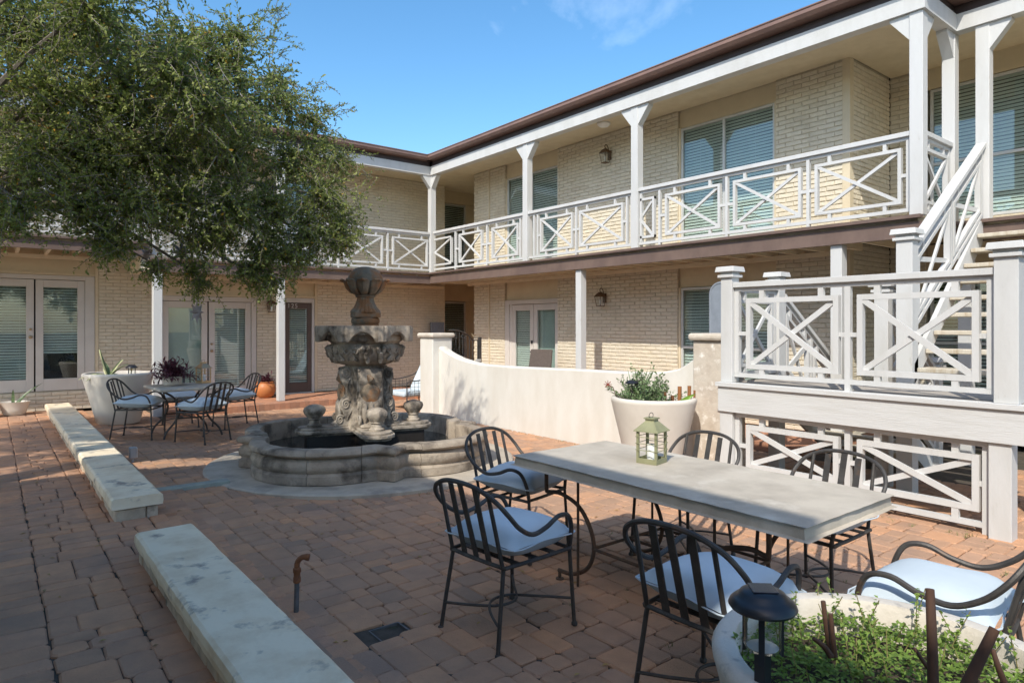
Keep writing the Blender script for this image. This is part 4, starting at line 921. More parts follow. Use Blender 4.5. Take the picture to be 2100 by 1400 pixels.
# ------------------------------------------------------------------ wrought iron chairs, cushions
def make_chair(name, label, group, slat_m="iron"):
    C = thing(name, label, "chair", group=group)
    side = [(.255, .225, .43), (.248, .245, .54), (.205, .262, .635), (.12, .268, .655), (.02, .272, .615), (-.09, .278, .60), (-.19, .285, .655), (-.262, .282, .735), (-.312, .235, .815), (-.338, .13, .868), (-.345, 0, .882)]
    side = [(p[0], p[1], p[2] if p[2] < .5 else .43 + (p[2] - .43) * .925) for p in side]
    full = side + [(p[0], -p[1], p[2]) for p in reversed(side[:-1])]
    mk("arm_and_back_hoop", MB().tube(crom(full, 5), .0125, 8), "iron", C, smooth=True)
    for s_ in (-1, 1):
        mk("leg", MB().tube([(.275, s_ * .245, 0), (.274, s_ * .244, .02), (.255, s_ * .225, .43)], [.011, .011, .011], 8).lathe([(.008, 0), (.017, .004), (.017, .018), (.011, .026)], 8, (.275, s_ * .245, 0)), "iron", C, smooth=True)
        top = (-.318, s_ * .19, .81)
        mk("leg", MB().tube(crom([(-.285, s_ * .225, 0), (-.262, s_ * .215, .16), (-.225, s_ * .20, .40), (-.23, s_ * .197, .45), top], 4), .011, 8).lathe([(.008, 0), (.017, .004), (.017, .018), (.011, .026)], 8, (-.285, s_ * .225, 0)), "iron", C, smooth=True)
        st = crom([(.27, s_ * .238, .15), (.15, s_ * .10, .155), (.03, s_ * -.035, .155), (-.09, s_ * -.035, .155), (-.19, s_ * .07, .155), (-.27, s_ * .218, .15)], 5)
        mk("stretcher", MB().tube(st, .0075, 6), "iron", C, smooth=True)
    for y in (-.095, 0, .095):
        a = Vector((-.222, y, .425)); b = Vector((-.342 + .02 * abs(y) / .1, y, .842 - .02 * (y / .1) ** 2)); d = (b - a).normalized()
        mk("back_slat", MB().beam(a, b, .038, .006, up=Vector((1, 0, .3))), slat_m, C)
    q = [(.25, -.20, .43), (.25, .20, .43), (.20, .235, .43), (-.18, .215, .43), (-.225, .17, .43), (-.225, -.17, .43), (-.18, -.215, .43), (.20, -.235, .43)]
    mb = MB(); mb.tube(crom(q, 3, True), .011, 8, closed=True); mk("seat_frame", mb, "iron", C, smooth=True)
    for x in (-.13, 0, .13): mk("seat_strap", MB().box(x - .02, x + .02, -.222, .222, .428, .434), "iron", C)
    return C
def make_cushion(seed):
    r = random.Random(seed); n = 14; mb = MB(); sx, sy, h = .255, .25, .10
    def hgt(u, v): return h * ((1 - abs(u) ** 3.2) * (1 - abs(v) ** 3.2)) ** .55
    ph = r.uniform(0, 6)
    top = {}; bot = {}
    for i in range(n + 1):
        for j in range(n + 1):
            u = -1 + 2 * i / n; v = -1 + 2 * j / n
            k = 1 - .055 * (1 - u * u) * (abs(v) ** 2) ; k2 = 1 - .055 * (1 - v * v) * (abs(u) ** 2)
            z = hgt(u, v); wr = .010 * math.sin(6 * u + 3 * v + ph) * (abs(u * v) + .2)
            edge = i in (0, n) or j in (0, n)
            top[i, j] = len(mb.v); mb.v.append((sx * u * k2, sy * v * k, .085 + z + (0 if edge else wr)))
            if edge: bot[i, j] = top[i, j]
            else: bot[i, j] = len(mb.v); mb.v.append((sx * u * k2, sy * v * k, .085 - z * .86))
    for i in range(n):
        for j in range(n):
            mb.f.append((top[i, j], top[i + 1, j], top[i + 1, j + 1], top[i, j + 1])); mb.f.append((bot[i, j], bot[i, j + 1], bot[i + 1, j + 1], bot[i + 1, j])); mb.r += [0, 0]
    me = mb.mesh("seat_cushion", "cushion", True); return me
CUSH = [make_cushion(k) for k in range(3)]
CH0 = make_chair("iron_armchair", "x", None); used = []
def chair(x, y, ang, label, clabel, z=0.0, cang=0, cdx=.02, group=None):
    c = CH0 if not used else copy_tree(CH0)
    used.append(c); c.location = (x, y, z + .002); c.rotation_euler = (0, 0, rad(ang)); c["label"] = label; c["group"] = "wrought iron armchairs"
    if clabel:
        o = ob("seat_cushion", CUSH[len(used) % 3], label=clabel, cat="cushion", group="pale blue seat cushions")
        a = rad(ang); d = Vector((math.cos(a), math.sin(a), 0)); o.location = (x + d.x * cdx, y + d.y * cdx, z + .436)
        o.rotation_euler = (0, rad(2), rad(ang + cang))
        pp = mk("piping", MB().tube([Vector(p) for p in crom([(-.255, -.25, .085), (0, -.236, .085), (.255, -.25, .085), (.241, 0, .085), (.255, .25, .085), (0, .236, .085), (-.255, .25, .085), (-.241, 0, .085)], 4, True)], .0045, 5, closed=True), "cushion", o, smooth=True)
    return c
chair(2.22, 2.84, 6, "black iron armchair in shade pulled back from the stone table towards the rusty pipe", "pale blue spotted cushion on the iron chair nearest the rusty pipe", cang=4)
chair(2.47, 1.69, 2, "black iron armchair at the stone table right behind the solar lamp planter", "pale blue cushion on the iron chair right behind the solar lamp", cang=-6)
chair(3.08, 3.80, -76, "black iron armchair at the table end facing away from the fountain basin", "grey blue plump cushion on the chair next to the fountain basin", cang=3)
chair(3.12, 1.04, 96, "sunlit iron armchair at the end of the stone table beside the clover planter", "bright sunlit cushion on the chair beside the clover planter", cang=-3)
chair(3.88, 2.93, 181, "iron armchair across the stone table in front of the tall white planter", "cushion on the chair in front of the tall white planter", cang=3)
chair(3.90, 1.97, 178, "iron armchair across the stone table against the white crossed lattice", "pale cushion on the chair against the white lattice", cang=-3)
chair(1.66, 10.72, -30, "iron armchair beside the long bench wall at the small far table", "blue grey cushion on the far chair beside the white planter", z=.035)
chair(2.38, 10.08, 118, "iron armchair at the small far table with its back towards the fountain", "sun dappled cushion on the far chair with its back to the fountain")
chair(3.14, 11.22, 187, "iron armchair at the small far table on the orange pot side", "pale cushion on the far chair near the orange pot")
chair(2.42, 11.78, 265, "iron armchair on the glass door side of the small far table", "cushion on the far chair by the glass doors")

# ------------------------------------------------------------------ tables
T = thing("stone_table", "long rectangular stone topped table on rusty curved iron legs", "table", (3.27, 2.50, 0))
mb = MB(); L_, W_ = 1.02, .445; vs = []
prof = [(-.03, .697), (-.006, .703), (.005, .725), (-.002, .748), (-.018, .76)]
n = 60
per = [(-W_ + 2 * W_ * i / 12, -L_) for i in range(12)] + [(W_, -L_ + 2 * L_ * i / 28) for i in range(28)] + [(W_ - 2 * W_ * i / 12, L_) for i in range(12)] + [(-W_, L_ - 2 * L_ * i / 28) for i in range(28)]
k = len(per); fs = []
for o, z in prof:
    for (x, y) in per:
        jx = R.uniform(-.004, .004); vs.append((x + math.copysign(o, x) + jx, y + math.copysign(o, y) + R.uniform(-.004, .004), z))
for i in range(4):
    for j in range(k): fs.append((i * k + j, i * k + (j + 1) % k, (i + 1) * k + (j + 1) % k, (i + 1) * k + j))
fs += [tuple(reversed(range(k))), tuple(range(4 * k, 5 * k))]
mk("table_top", mb.add(vs, fs), "table_stone", T, smooth=True)
mb = MB()
for s_ in (-1, 1): mb.tube([(s_ * .36, -.93, .67), (s_ * .36, .93, .67)], .013); mb.tube([(-.36, s_ * .93, .669), (.36, s_ * .93, .669)], .013)
mk("table_frame", mb, "rust_iron", T)
for sy in (-1, 1):
    for sx in (-1, 1):
        y0 = sy * .80
        pts = crom([(sx * .36, y0, .70), (sx * .36, y0, .56), (sx * .355, y0 - sy * .02, .545), (sx * .34, y0 - sy * .12, .55), (sx * .335, y0 - sy * .28, .50), (sx * .33, y0 - sy * .38, .38), (sx * .33, y0 - sy * .41, .25), (sx * .335, y0 - sy * .36, .13), (sx * .345, y0 - sy * .24, .06), (sx * .36, y0 - sy * .12, .055)], 5)
        mk("leg", MB().tube(pts, .0135, 8), "rust_iron", T, smooth=True)
        mk("foot", MB().tube([(sx * .36, y0 - sy * .13, .062), (sx * .36, y0 - sy * .13, 0.006)], .011).lathe([(.028, 0), (.026, .008), (.01, .012)], 12, (sx * .36, y0 - sy * .13, 0)).tube([(sx * .36, y0 - sy * .30, .70), (sx * .36, y0 - sy * .30, .1), (sx * .36, y0 - sy * .30, .004)], .009, 6), "rust_iron", T, smooth=True)
    mk("cross_bar", MB().tube([(-.33, sy * .40, .26), (.33, sy * .40, .26)], .010), "rust_iron", T)
mk("stretcher", MB().tube([(0, -.4, .26), (0, .4, .26)], .010).tube([(-.33, -.4, .26), (-.33, .4, .26)], .010).tube([(.33, -.4, .26), (.33, .4, .26)], .010), "rust_iron", T)
T2 = thing("patio_table", "small stone topped table on curved iron legs by the back porch", "table", (2.32, 10.82, .0), rad(3))
mk("table_top", MB().box(-.48, .48, -.5, .5, .705, .745), "table_stone", T2, bev=.015)
for sy in (-1, 1):
    for sx in (-1, 1):
        mk("leg", MB().tube(crom([(sx * .40, sy * .36, .70), (sx * .26, sy * .34, .60), (sx * .18, sy * .32, .42), (sx * .24, sy * .32, .26), (sx * .36, sy * .34, .12), (sx * .40, sy * .36, .004)], 5), .015, 8), "iron", T2, smooth=True)
    mk("stretcher", MB().tube([(-.22, sy * .32, .30), (.22, sy * .32, .30)], .011), "iron", T2)
mk("stretcher", MB().tube([(0, -.32, .30), (0, .32, .30)], .011), "iron", T2)

# ------------------------------------------------------------------ candle lanterns
def lantern(label, x, y, z, s, h, ang, m="lantern_green"):
    T_ = thing("candle_lantern", label, "lantern", (x, y, z), rad(ang)); a = s / 2
    mb = MB(); mb.box(-a, a, -a, a, 0, h * .02); mk("base", mb, m, T_)
    mb = MB(); t = .006
    for p in ((-a, -a + t, -a, a), (a - t, a, -a, a), (-a + t, a - t, -a, -a + t), (-a + t, a - t, a - t, a)): mb.box(p[0], p[1], p[2], p[3], h * .021, h * .10)
    mk("base_rail", mb, m, T_)
    for sx in (-1, 1):
        for sy in (-1, 1): mk("post", MB().box(sx * (a - .008) - .008, sx * (a - .008) + .008, sy * (a - .008) - .008, sy * (a - .008) + .008, h * .10, h * .64), m, T_)
    for zz in (.26, .39, .52):
        mb = MB(); q = a + .004
        for s_ in (-1, 1): mb.tube([(-q, s_ * q, h * zz), (q, s_ * q, h * zz)], .0025, 5); mb.tube([(s_ * q, -q, h * zz), (s_ * q, q, h * zz)], .0025, 5)
        mk("wire_rail", mb, m, T_)
    e = a + .014; c = a * .42
    mb = MB(); mb.hexa([(-e, -e, h * .64), (e, -e, h * .64), (e, e, h * .64), (-e, e, h * .64), (-c, -c, h * .83), (c, -c, h * .83), (c, c, h * .83), (-c, c, h * .83)]); mb.box(-e, e, -e, e, h * .628, h * .639)
    mk("roof", mb, m, T_)
    mb = MB(); mb.box(-c, c, -c, c, h * .831, h * .87); mb.box(-c - .008, c + .008, -c - .008, c + .008, h * .871, h * .895); mk("chimney", mb, m, T_)
    mb = MB(); mb.tube([(.028 * math.cos(t), .004, h * .935 + .018 * math.sin(t)) for t in [i * 2 * math.pi / 14 for i in range(14)]], .0022, 5, closed=True); mk("ring_handle", mb, "iron", T_)
    cz = thing_candle(T_, h)
    return T_
def thing_candle(T_, h):
    return mk("candle", MB().lathe([(.031, h * .022), (.032, h * .3), (.031, h * .36), (.026, h * .365), (.003, h * .35)], 20), "wax", T_, smooth=True)
lantern("olive green metal candle lantern with white candle on the long stone table", 3.37, 2.79, .761, .145, .325, 12)
lantern("weathered brass candle lantern on the small far table beside the purple plant", 2.62, 11.10, .746, .16, .37, 20, "brass")

# ------------------------------------------------------------------ wall lanterns
def wall_lantern(label, wl, a, z):
    T_ = thing("wall_lantern", label, "wall lamp", group="bronze coach lamps on the walls"); H = .26
    def tr(mb): return mb.xf(wl.M(a, z))
    mk("wall_plate", tr(MB().box(-.045, .045, .002, .018, .07, .25)), "lantern_bronze", T_, bev=.004)
    arm = crom([(0, .015, .16), (0, .05, .30), (0, .09, .345), (0, .13, .335), (0, .135, .295), (0, .115, .285)], 5)
    mk("arm", tr(MB().tube(arm, .007, 6)), "lantern_bronze", T_, smooth=True)
    cx, cy = 0, .125
    f4 = lambda r, zz: [(cx - r, cy - r, zz), (cx + r, cy - r, zz), (cx + r, cy + r, zz), (cx - r, cy + r, zz)]
    mb = MB(); mb.hexa(f4(.088, .185) + f4(.05, .245)); mb.hexa(f4(.05, .2451) + f4(.015, .275)); mk("hood", tr(mb), "lantern_bronze", T_)
    mb = MB(); mb.hexa(f4(.055, .0) + f4(.058, .012)); mk("base", tr(mb), "lantern_bronze", T_)
    for sx in (-1, 1):
        for sy in (-1, 1): mk("post", tr(MB().beam((cx + sx * .052, cy + sy * .052, .012), (cx + sx * .076, cy + sy * .076, .185), .009, .009)), "lantern_bronze", T_)
    g = MB(); g.hexa(f4(.049, .0125) + f4(.072, .184)); mk("glass", tr(g), "jar_glass", T_)
    mk("bulb", tr(MB().lathe([(.006, .03), (.012, .05), (.018, .09), (.012, .13), (.003, .14)], 10, (cx, cy, 0))), "wax", T_, smooth=True)
wall_lantern("bronze coach lamp between the glass doors and the door numbered 125", wb, 4.83, 1.93)
wall_lantern("bronze coach lamp on the ground floor brick above the swooping white wall", wr, 8.80, 2.01)
wall_lantern("bronze coach lamp upstairs on the balcony brick wall", wr, 8.67, 4.72)
cl_ = MB().lathe([(.12, 5.328), (.12, 5.30), (.085, 5.265), (.03, 5.25)], 24, (8.75, 8.35, 0)); mk("ceiling_light", cl_, "wax", smooth=True, label="small round white light on the balcony ceiling", cat="lamp")

# ------------------------------------------------------------------ planters and plants
def leaf_faces(mb, p, d, l, wd, up, curl=.25):
    d = d.normalized(); s = d.cross(up)
    if s.length < 1e-4: s = Vector((1, 0, 0))
    s.normalize(); u = s.cross(d)
    a = p + d * l * .45 + u * l * .06; q = p + d * l - u * l * curl * .3
    mb.add([p, a - s * wd / 2, q, a + s * wd / 2, a - u * wd * .12], [(0, 4, 1), (1, 4, 2), (2, 4, 3), (3, 4, 0)])
def rvec():
    v = Vector((R.gauss(0, 1), R.gauss(0, 1), R.gauss(0, 1))); return v.normalized()
def pot(label, x, y, z, r0, r1, h, m="pot_white", lip=.035):
    T_ = thing("planter", label, "planter", (x, y, z)); pr = [(r0 - .03, 0), (r0, .015), (r0 + (r1 - r0) * .5, h * .5), (r1 - .004, h - .05), (r1, h - .025), (r1 - .012, h - .006), (r1 - .03, h), (r1 - lip - .02, h - .004), (r1 - lip - .03, h - .03), (r1 - lip - .035, h - .16)]
    mk("pot_body", MB().lathe(pr, 56, cap=False), m, T_, smooth=True)
    mk("soil", MB().lathe([(r1 - lip - .036, h - .155), (r1 - lip - .05, h - .12), (.02, h - .10)], 32), "soil", T_)
    return T_
pot("tall cream planter holding a leafy shrub in front of the stucco wall", 5.78, 4.76, 0, .28, .47, .86)
pot("tall cream planter with variegated agave at the end of the bench wall", 1.66, 12.55, .035, .31, .52, .84)
pot("wide stone planter full of clover with a solar lamp", 2.06, .82, 0, .34, .50, .68, "pot_stone", .05)
# shrub in the wall planter
SH = thing("leafy_shrub", "bushy small leaved green shrub in the planter by the stucco wall", "plant", (5.70, 4.82, .74))
mb = MB(); st = MB()
for k in range(150):
    a = R.uniform(0, 6.28); e = R.uniform(.25, 1.3); L = R.uniform(.22, .54) * (1.15 if R.random() < .25 else 1)
    d = Vector((math.cos(a) * math.cos(e) * .8, math.sin(a) * math.cos(e) * .8, math.sin(e) * .85)); p0 = Vector((R.gauss(0, .06), R.gauss(0, .06), 0))
    pts = [p0 + d * L * t + Vector((0, 0, -.04 * t * t)) for t in (0, .35, .7, 1)]; st.tube(pts, [.004, .003, .002, .001], 4)
    for i in range(26):
        t = .25 + .75 * i / 26; q = p0 + d * L * t + rvec() * .012; mb.cur = R.random(); leaf_faces(mb, q, (d * .5 + rvec()), R.uniform(.024, .042), .021, rvec())
mk("foliage", mb, "shrub_leaf", SH, kind="stuff"); mk("stems", st, "grey_twig", SH)
SP = thing("spiky_plant", "narrow pale spiky leaves behind the shrub", "plant", (5.74, 4.98, .74))
for k in range(9):
    a = -1.2 + .3 * k; d = Vector((math.cos(a) * .45, math.sin(a) * .45, 1)).normalized(); mb = MB()
    mb.tube([d * (.50 * t) + Vector((0, 0, -.05 * t * t)) for t in (0, .3, .6, .85, 1)], [.012, .015, .012, .006, .001], 4); mk("leaf", mb, "agave", SP)
CS = thing("cut_canes", "cut brown cane stumps with one bright green leaf in the wall planter", "plant", (5.92, 4.52, .72))
for dx, dy, h, r in ((0, 0, .26, .022), (.05, -.09, .27, .02), (.10, -.12, .22, .012), (-.1, .12, .2, .016), (-.06, .05, .16, .02)):
    mk("cane", MB().tube([(dx, dy, 0), (dx + .01, dy, h * .5), (dx + .012, dy, h)], r, 8), "cut_stalk", CS, smooth=True)
mb = MB(); b0 = Vector((-.12, -.04, .04)); vs = []; N = 9
for i in range(N):
    t = i / (N - 1); c = b0 + RT * (.22 * t ** 1.3) + Vector((0, 0, .15 * t)); wd = .001 + .026 * math.sin(math.pi * min(1, t * 1.02)) ** .8; s_ = Vector((-.1, .3, .9)).normalized()
    vs += [c - s_ * wd, c + FW * .008, c + s_ * wd]
mb.add(vs, [f for i in range(N - 1) for f in ((i * 3, i * 3 + 1, i * 3 + 4, i * 3 + 3), (i * 3 + 1, i * 3 + 2, i * 3 + 5, i * 3 + 4))]); mk("leaf", mb, "bright_leaf", CS, smooth=True)
def solar(label, x, y, z, sc_=1.0, stake=.3, tiltx=0, spike=True):
    T_ = thing("solar_lamp", label, "solar lamp", (x, y, z)); s = sc_
    mk("stake", MB().box(-.016 * s, .016 * s, -.016 * s, .016 * s, 0, stake), "black_plastic", T_)
    b = stake
    jar = MB(); nn = 28
    jar.lathe([(.028 * s, b), (.045 * s, b + .004 * s), (.050 * s, b + .015 * s), (.048 * s, b + .04 * s), (.052 * s, b + .115 * s)], nn, cap=False, fn=lambda i, r, z_, t: (r * (1 + .012 * math.cos(14 * t)), z_)); mk("glass_jar", jar, "jar_glass", T_, smooth=True)
    mk("reflector", MB().lathe([(.03 * s, b + .006 * s), (.043 * s, b + .009 * s), (.02 * s, b + .02 * s), (.004 * s, b + .022 * s)], 18), "alu", T_, smooth=True)
    mk("bulb", MB().lathe([(.003 * s, b + .06 * s), (.010 * s, b + .07 * s), (.010 * s, b + .095 * s), (.004 * s, b + .115 * s)], 10), "bulb", T_, smooth=True)
    for k in range(3):
        a = k * 2.094 - .55; mk("bracket", MB().beam((.056 * s * math.cos(a), .056 * s * math.sin(a), b - .02 * s), (.056 * s * math.cos(a), .056 * s * math.sin(a), b + .12 * s), .016 * s, .006 * s, up=(math.cos(a), math.sin(a), 0)), "black_plastic", T_)
    c = b + .115 * s
    mk("cap", MB().lathe([(.086 * s, c), (.092 * s, c + .008 * s), (.088 * s, c + .018 * s), (.075 * s, c + .030 * s), (.066 * s, c + .034 * s), (.060 * s, c + .045 * s), (.045 * s, c + .053 * s), (.01 * s, c + .056 * s)], 40), "black_plastic", T_, smooth=True)
    M = Matrix.Translation((0, 0, c + .0545 * s)) @ Matrix.Rotation(-.75, 4, 'Z')
    mk("solar_panel", MB().box(-.034 * s, .034 * s, -.034 * s, .034 * s, 0, .003 * s).xf(M), "solar_cell", T_, bev=.001)
    return T_
solar("black solar path lamp with clear jar stuck in the clover planter", 1.655, .985, .50, .98, .265)
solar("small dark solar lamp beside the agave in the tall planter", 1.86, 12.62, .76, 1.0, .06)
lp = thing("solar_lamp", "dark flat solar lamp head beside the spiky leaves in the wall planter", "solar lamp", (5.62, 4.93, .74))
mk("stake", MB().tube([(0, 0, 0), (0, 0, .26)], .008), "black_plastic", lp); mk("cap", MB().lathe([(.075, .26), (.08, .27), (.06, .29), (.02, .30)], 24), "black_plastic", lp, smooth=True)
fl_ = thing("garden_ornament", "small dark red metal flower pick leaning out of the wall planter", "ornament", (5.52, 5.02, .74))
mk("stem", MB().tube([(0, 0, 0), (-.06, .05, .22), (-.10, .09, .25)], .004, 5), "stem_brown", fl_)
for k in range(8):
    a = k * .785; mk("petal", MB().beam((-.10, .09, .25), (-.10 + .045 * math.cos(a) * RT.x, .09 + .045 * math.cos(a) * RT.y, .25 + .045 * math.sin(a)), .016, .006), "flower_red", fl_)
# agave
AG = thing("variegated_agave", "green and yellow striped agave leaning over the planter edge", "plant", (1.50, 12.38, .80))
for (az, el, L, dr) in ((150, 72, .48, .0), (-30, 52, .50, .18), (170, 34, .50, .30), (-160, 40, .46, .34), (10, 62, .46, .12), (100, 60, .4, .1), (-60, 40, .42, .3)):
    a = rad(az); d = Vector((math.cos(a) * math.cos(rad(el)), math.sin(a) * math.cos(rad(el)), math.sin(rad(el)))); s_ = Vector((-math.sin(a), math.cos(a), 0)); n_ = s_.cross(d); N = 10; vv = {}
    def strip(u0, u1, off, m, nm):
        vs = []
        for i in range(N):
            t = i / (N - 1); c = d * L * t + Vector((0, 0, -dr * t * t)); wd = .052 * (math.sin(math.pi * (.18 + .82 * t)) ** .8) + .0005
            for u in (u0, (u0 + u1) / 2, u1): vs.append(c + s_ * wd * u - n_ * (.02 * (1 - u * u)) + n_ * off)
        mk(nm, MB().add(vs, [f for i in range(N - 1) for f in ((i * 3, i * 3 + 1, i * 3 + 4, i * 3 + 3), (i * 3 + 1, i * 3 + 2, i * 3 + 5, i * 3 + 4))]), m, AG, smooth=True)
    strip(-.62, .62, 0, "agave", "leaf"); strip(-1, -.62, 0, "agave_edge", "leaf_margin"); strip(.62, 1, 0, "agave_edge", "leaf_margin")
pb = MB()
for k in range(46):
    a = R.uniform(0, 6.28); r_ = .42 * math.sqrt(R.random()); pb.cur = R.random(); q = R.uniform(.015, .035)
    pb.lathe([(.3 * q, 0), (q, q * .4), (q * .8, q * .8), (.2 * q, q)], 7, (1.66 + r_ * math.cos(a), 12.55 + r_ * math.sin(a), .775))
mk("pebbles", pb, "pebble", smooth=True, kind="stuff", label="pale pebbles covering the soil of the agave planter", cat="pebbles")
# purple plants
def purple(label, x, y, z, n, sp, h):
    T_ = thing("purple_plant", label, "plant", (x, y, z)); mb = MB(); st = MB()
    for k in range(n):
        a = R.uniform(0, 6.28); e = R.uniform(.15, 1.35); L = R.uniform(.5, 1.0) * sp
        d = Vector((math.cos(a) * math.cos(e), math.sin(a) * math.cos(e), math.sin(e) * h / sp)); P = [d * L * t + Vector((0, 0, -.12 * sp * t * t * 2)) for t in (0, .33, .66, 1)]
        st.tube(P, .004, 4)
        for i in range(7):
            t = .25 + .75 * i / 6; q = d * L * t + Vector((0, 0, -.24 * sp * t * t)); mb.cur = R.random()
            leaf_faces(mb, q, d * .6 + rvec() * .8 + Vector((0, 0, .15)), R.uniform(.075, .125), .032, Vector((0, 0, 1)), .8)
    mk("foliage", mb, "purple_leaf", T_, kind="stuff"); mk("stems", st, "purple_leaf", T_)
purple("dark purple leafy plant spilling over its pot on the small far table", 2.16, 11.0, .86, 80, .42, .40)
PT = thing("plant_pot", "small cream pot under the purple plant on the far table", "pot", (2.16, 11.0, .746)); mk("pot_body", MB().lathe([(.10, 0), (.125, .01), (.135, .11), (.145, .115), (.145, .135), (.12, .135), (.1, .1)], 28), "pot_white", PT, smooth=True)
purple("sparse dark purple plant in the orange pot by the porch column", 4.60, 14.22, .42, 24, .28, .3)
OP = thing("plant_pot", "glazed orange terracotta pot beside the porch column", "pot", (4.58, 14.22, .118)); mk("pot_body", MB().lathe([(.12, 0), (.17, .05), (.21, .14), (.215, .21), (.19, .28), (.16, .315), (.175, .33), (.165, .34), (.13, .33), (.12, .28)], 32), "terracotta", OP, smooth=True)
WP = thing("plant_pot", "small white oval pot on the walkway below the french doors", "pot", (.33, 14.33, .092))
mk("pot_body", MB().lathe([(.11, 0), (.14, .02), (.165, .10), (.195, .22), (.205, .235), (.185, .235), (.16, .2), (.02, .19)], 32, fn=lambda i, r, z, t: (r * (1 + .12 * math.cos(2 * t)), z)), "pot_white", WP, smooth=True)
SN = thing("snake_plant", "mottled snake plant leaves in the small white pot", "plant", (.33, 14.33, .27))
for dx, dy, L, lean in ((-.02, 0, .27, .0), (.04, .02, .16, .25), (.02, -.03, .36, .75)):
    vs = []
    for i in range(8):
        t = i / 7; c = Vector((dx + lean * .3 * t * t + lean * .2 * t, dy, L * t)); wd = .028 * (1 - t ** 4) + .002; vs += [c - RT * wd, c + FW * .008, c + RT * wd]
    mk("leaf", MB().add(vs, [f for i in range(7) for f in ((i * 3, i * 3 + 1, i * 3 + 4, i * 3 + 3), (i * 3 + 1, i * 3 + 2, i * 3 + 5, i * 3 + 4))]), "snake_leaf", SN, smooth=True)
TP = thing("plant_pot", "plain terracotta pot standing beside the small white pot", "pot", (-.12, 14.2, .092)); mk("pot_body", MB().lathe([(.12, 0), (.17, .22), (.19, .22), (.195, .28), (.17, .28), (.15, .2)], 28), "terracotta", TP, smooth=True)
# clover in the foreground planter
CV = thing("clover", "bright green clover ground cover filling the stone planter", "plant", (2.06, .82, .56)); mb = MB(); st = MB()
for k in range(5200):
    a = R.uniform(0, 6.28); r_ = .43 * math.sqrt(R.random()); x, y = r_ * math.cos(a), r_ * math.sin(a)
    hh = .025 + .04 * (.5 + .5 * math.sin(x * 17 + 1) * math.cos(y * 15)) + .035 * R.random()
    if (x - .05) ** 2 + (y - .22) ** 2 < .02 or r_ > .40: hh *= .6
    mb.cur = R.random(); p = Vector((x, y, hh))
    leaf_faces(mb, p, Vector((R.gauss(0, 1), R.gauss(0, 1), R.gauss(.15, .35))), R.uniform(.012, .024), R.uniform(.009, .015), Vector((R.gauss(0, .3), R.gauss(0, .3), 1)))
for k in range(70):
    a = R.uniform(0, 6.28); r_ = .42 * math.sqrt(R.random()); p0 = Vector((r_ * math.cos(a), r_ * math.sin(a), .02)); d = Vector((R.gauss(0, .35), R.gauss(0, .35), 1)).normalized(); L = R.uniform(.07, .19)
    if (p0.x + .4) ** 2 + (p0.y - .11) ** 2 < .01: continue
    st.tube([p0, p0 + d * L * .5, p0 + d * L + Vector((R.gauss(0, .01), R.gauss(0, .01), 0))], .0016, 4)
    for i in range(14):
        t = .4 + .6 * i / 13; mb.cur = R.random(); leaf_faces(mb, p0 + d * L * t, rvec() + Vector((0, 0, .2)), R.uniform(.013, .024), .013, Vector((0, 0, 1)))
mk("foliage", mb, "clover", CV, kind="stuff"); mk("stems", st, "weed", CV, kind="stuff")
DS = thing("dead_stems", "bare brown cut branch stubs sticking out of the clover", "plant", (2.06, .82, .56))
PO = Vector((2.06, .82, .56))
def rel(u, v, D): return tuple(uvp(u, v, D) - PO)
for P, r_ in (([rel(1915, 1480, 1.62), rel(1912, 1330, 1.64), rel(1907, 1207, 1.66)], [.0145, .013, .0105]), ([rel(1950, 1470, 1.50), rel(1990, 1390, 1.50), rel(2040, 1288, 1.50)], [.0155, .014, .011]),
              ([rel(1706, 1345, 1.98), rel(1697, 1300, 1.98), rel(1688, 1232, 1.98)], [.009, .008, .007]), ([rel(1712, 1345, 1.95), rel(1708, 1310, 1.95), rel(1703, 1258, 1.95)], [.009, .008, .007]),
              ([rel(1704, 1345, 1.93), rel(1690, 1325, 1.93), rel(1668, 1308, 1.93)], [.010, .008, .006]), ([rel(1912, 1380, 1.75), rel(1890, 1350, 1.76), rel(1876, 1328, 1.77)], [.007, .006, .004]), ([rel(2060, 1400, 1.55), rel(2045, 1360, 1.56), rel(2036, 1330, 1.57)], [.008, .007, .005])):
    mk("stub", MB().tube(crom(P, 4), [r_[0] + (r_[-1] - r_[0]) * i / 8 for i in range(9)], 10), "stem_brown", DS, smooth=True)
mk("fallen_twig", MB().tube(crom([(-.10, -.23, .05), (0, -.27, .06), (.10, -.33, .045)], 4), .008, 8), "grey_twig", DS, smooth=True)

# ------------------------------------------------------------------ small things
RP = thing("riser_pipe", "grey standpipe with rusty elbow rising beside the bench wall", "pipe", (1.335, 3.62, gz(1.335, 3.6) - .01))
mk("pipe", MB().tube([(0, 0, 0), (.005, 0, .18)], .014, 10), "grey_pipe", RP, smooth=True)
mk("coupling", MB().lathe([(.016, .17), (.021, .175), (.021, .20), (.018, .205), (.018, .225), (.022, .23), (.022, .25), (.016, .255)], 12, (.005, 0, 0)), "rust_pipe", RP, smooth=True)
mk("elbow", MB().tube(crom([(.005, 0, .25), (.008, 0, .285), (.03, -.018, .312), (.06, -.04, .31)], 4), [.015] * 10 + [.019] * 3, 10), "rust_pipe", RP, smooth=True)
EB = thing("junction_box", "small grey electrical box on a post behind the bench wall", "box", (1.30, 8.75, gz(1.3, 8) - .01))
mk("post", MB().box(-.012, .012, -.012, .012, 0, .08), "box_grey", EB); mk("case", MB().box(-.035, .035, -.05, .05, .06, .185), "box_grey", EB, bev=.01); mk("lid", MB().box(.036, .044, -.045, .045, .065, .18), "alu", EB, bev=.004)
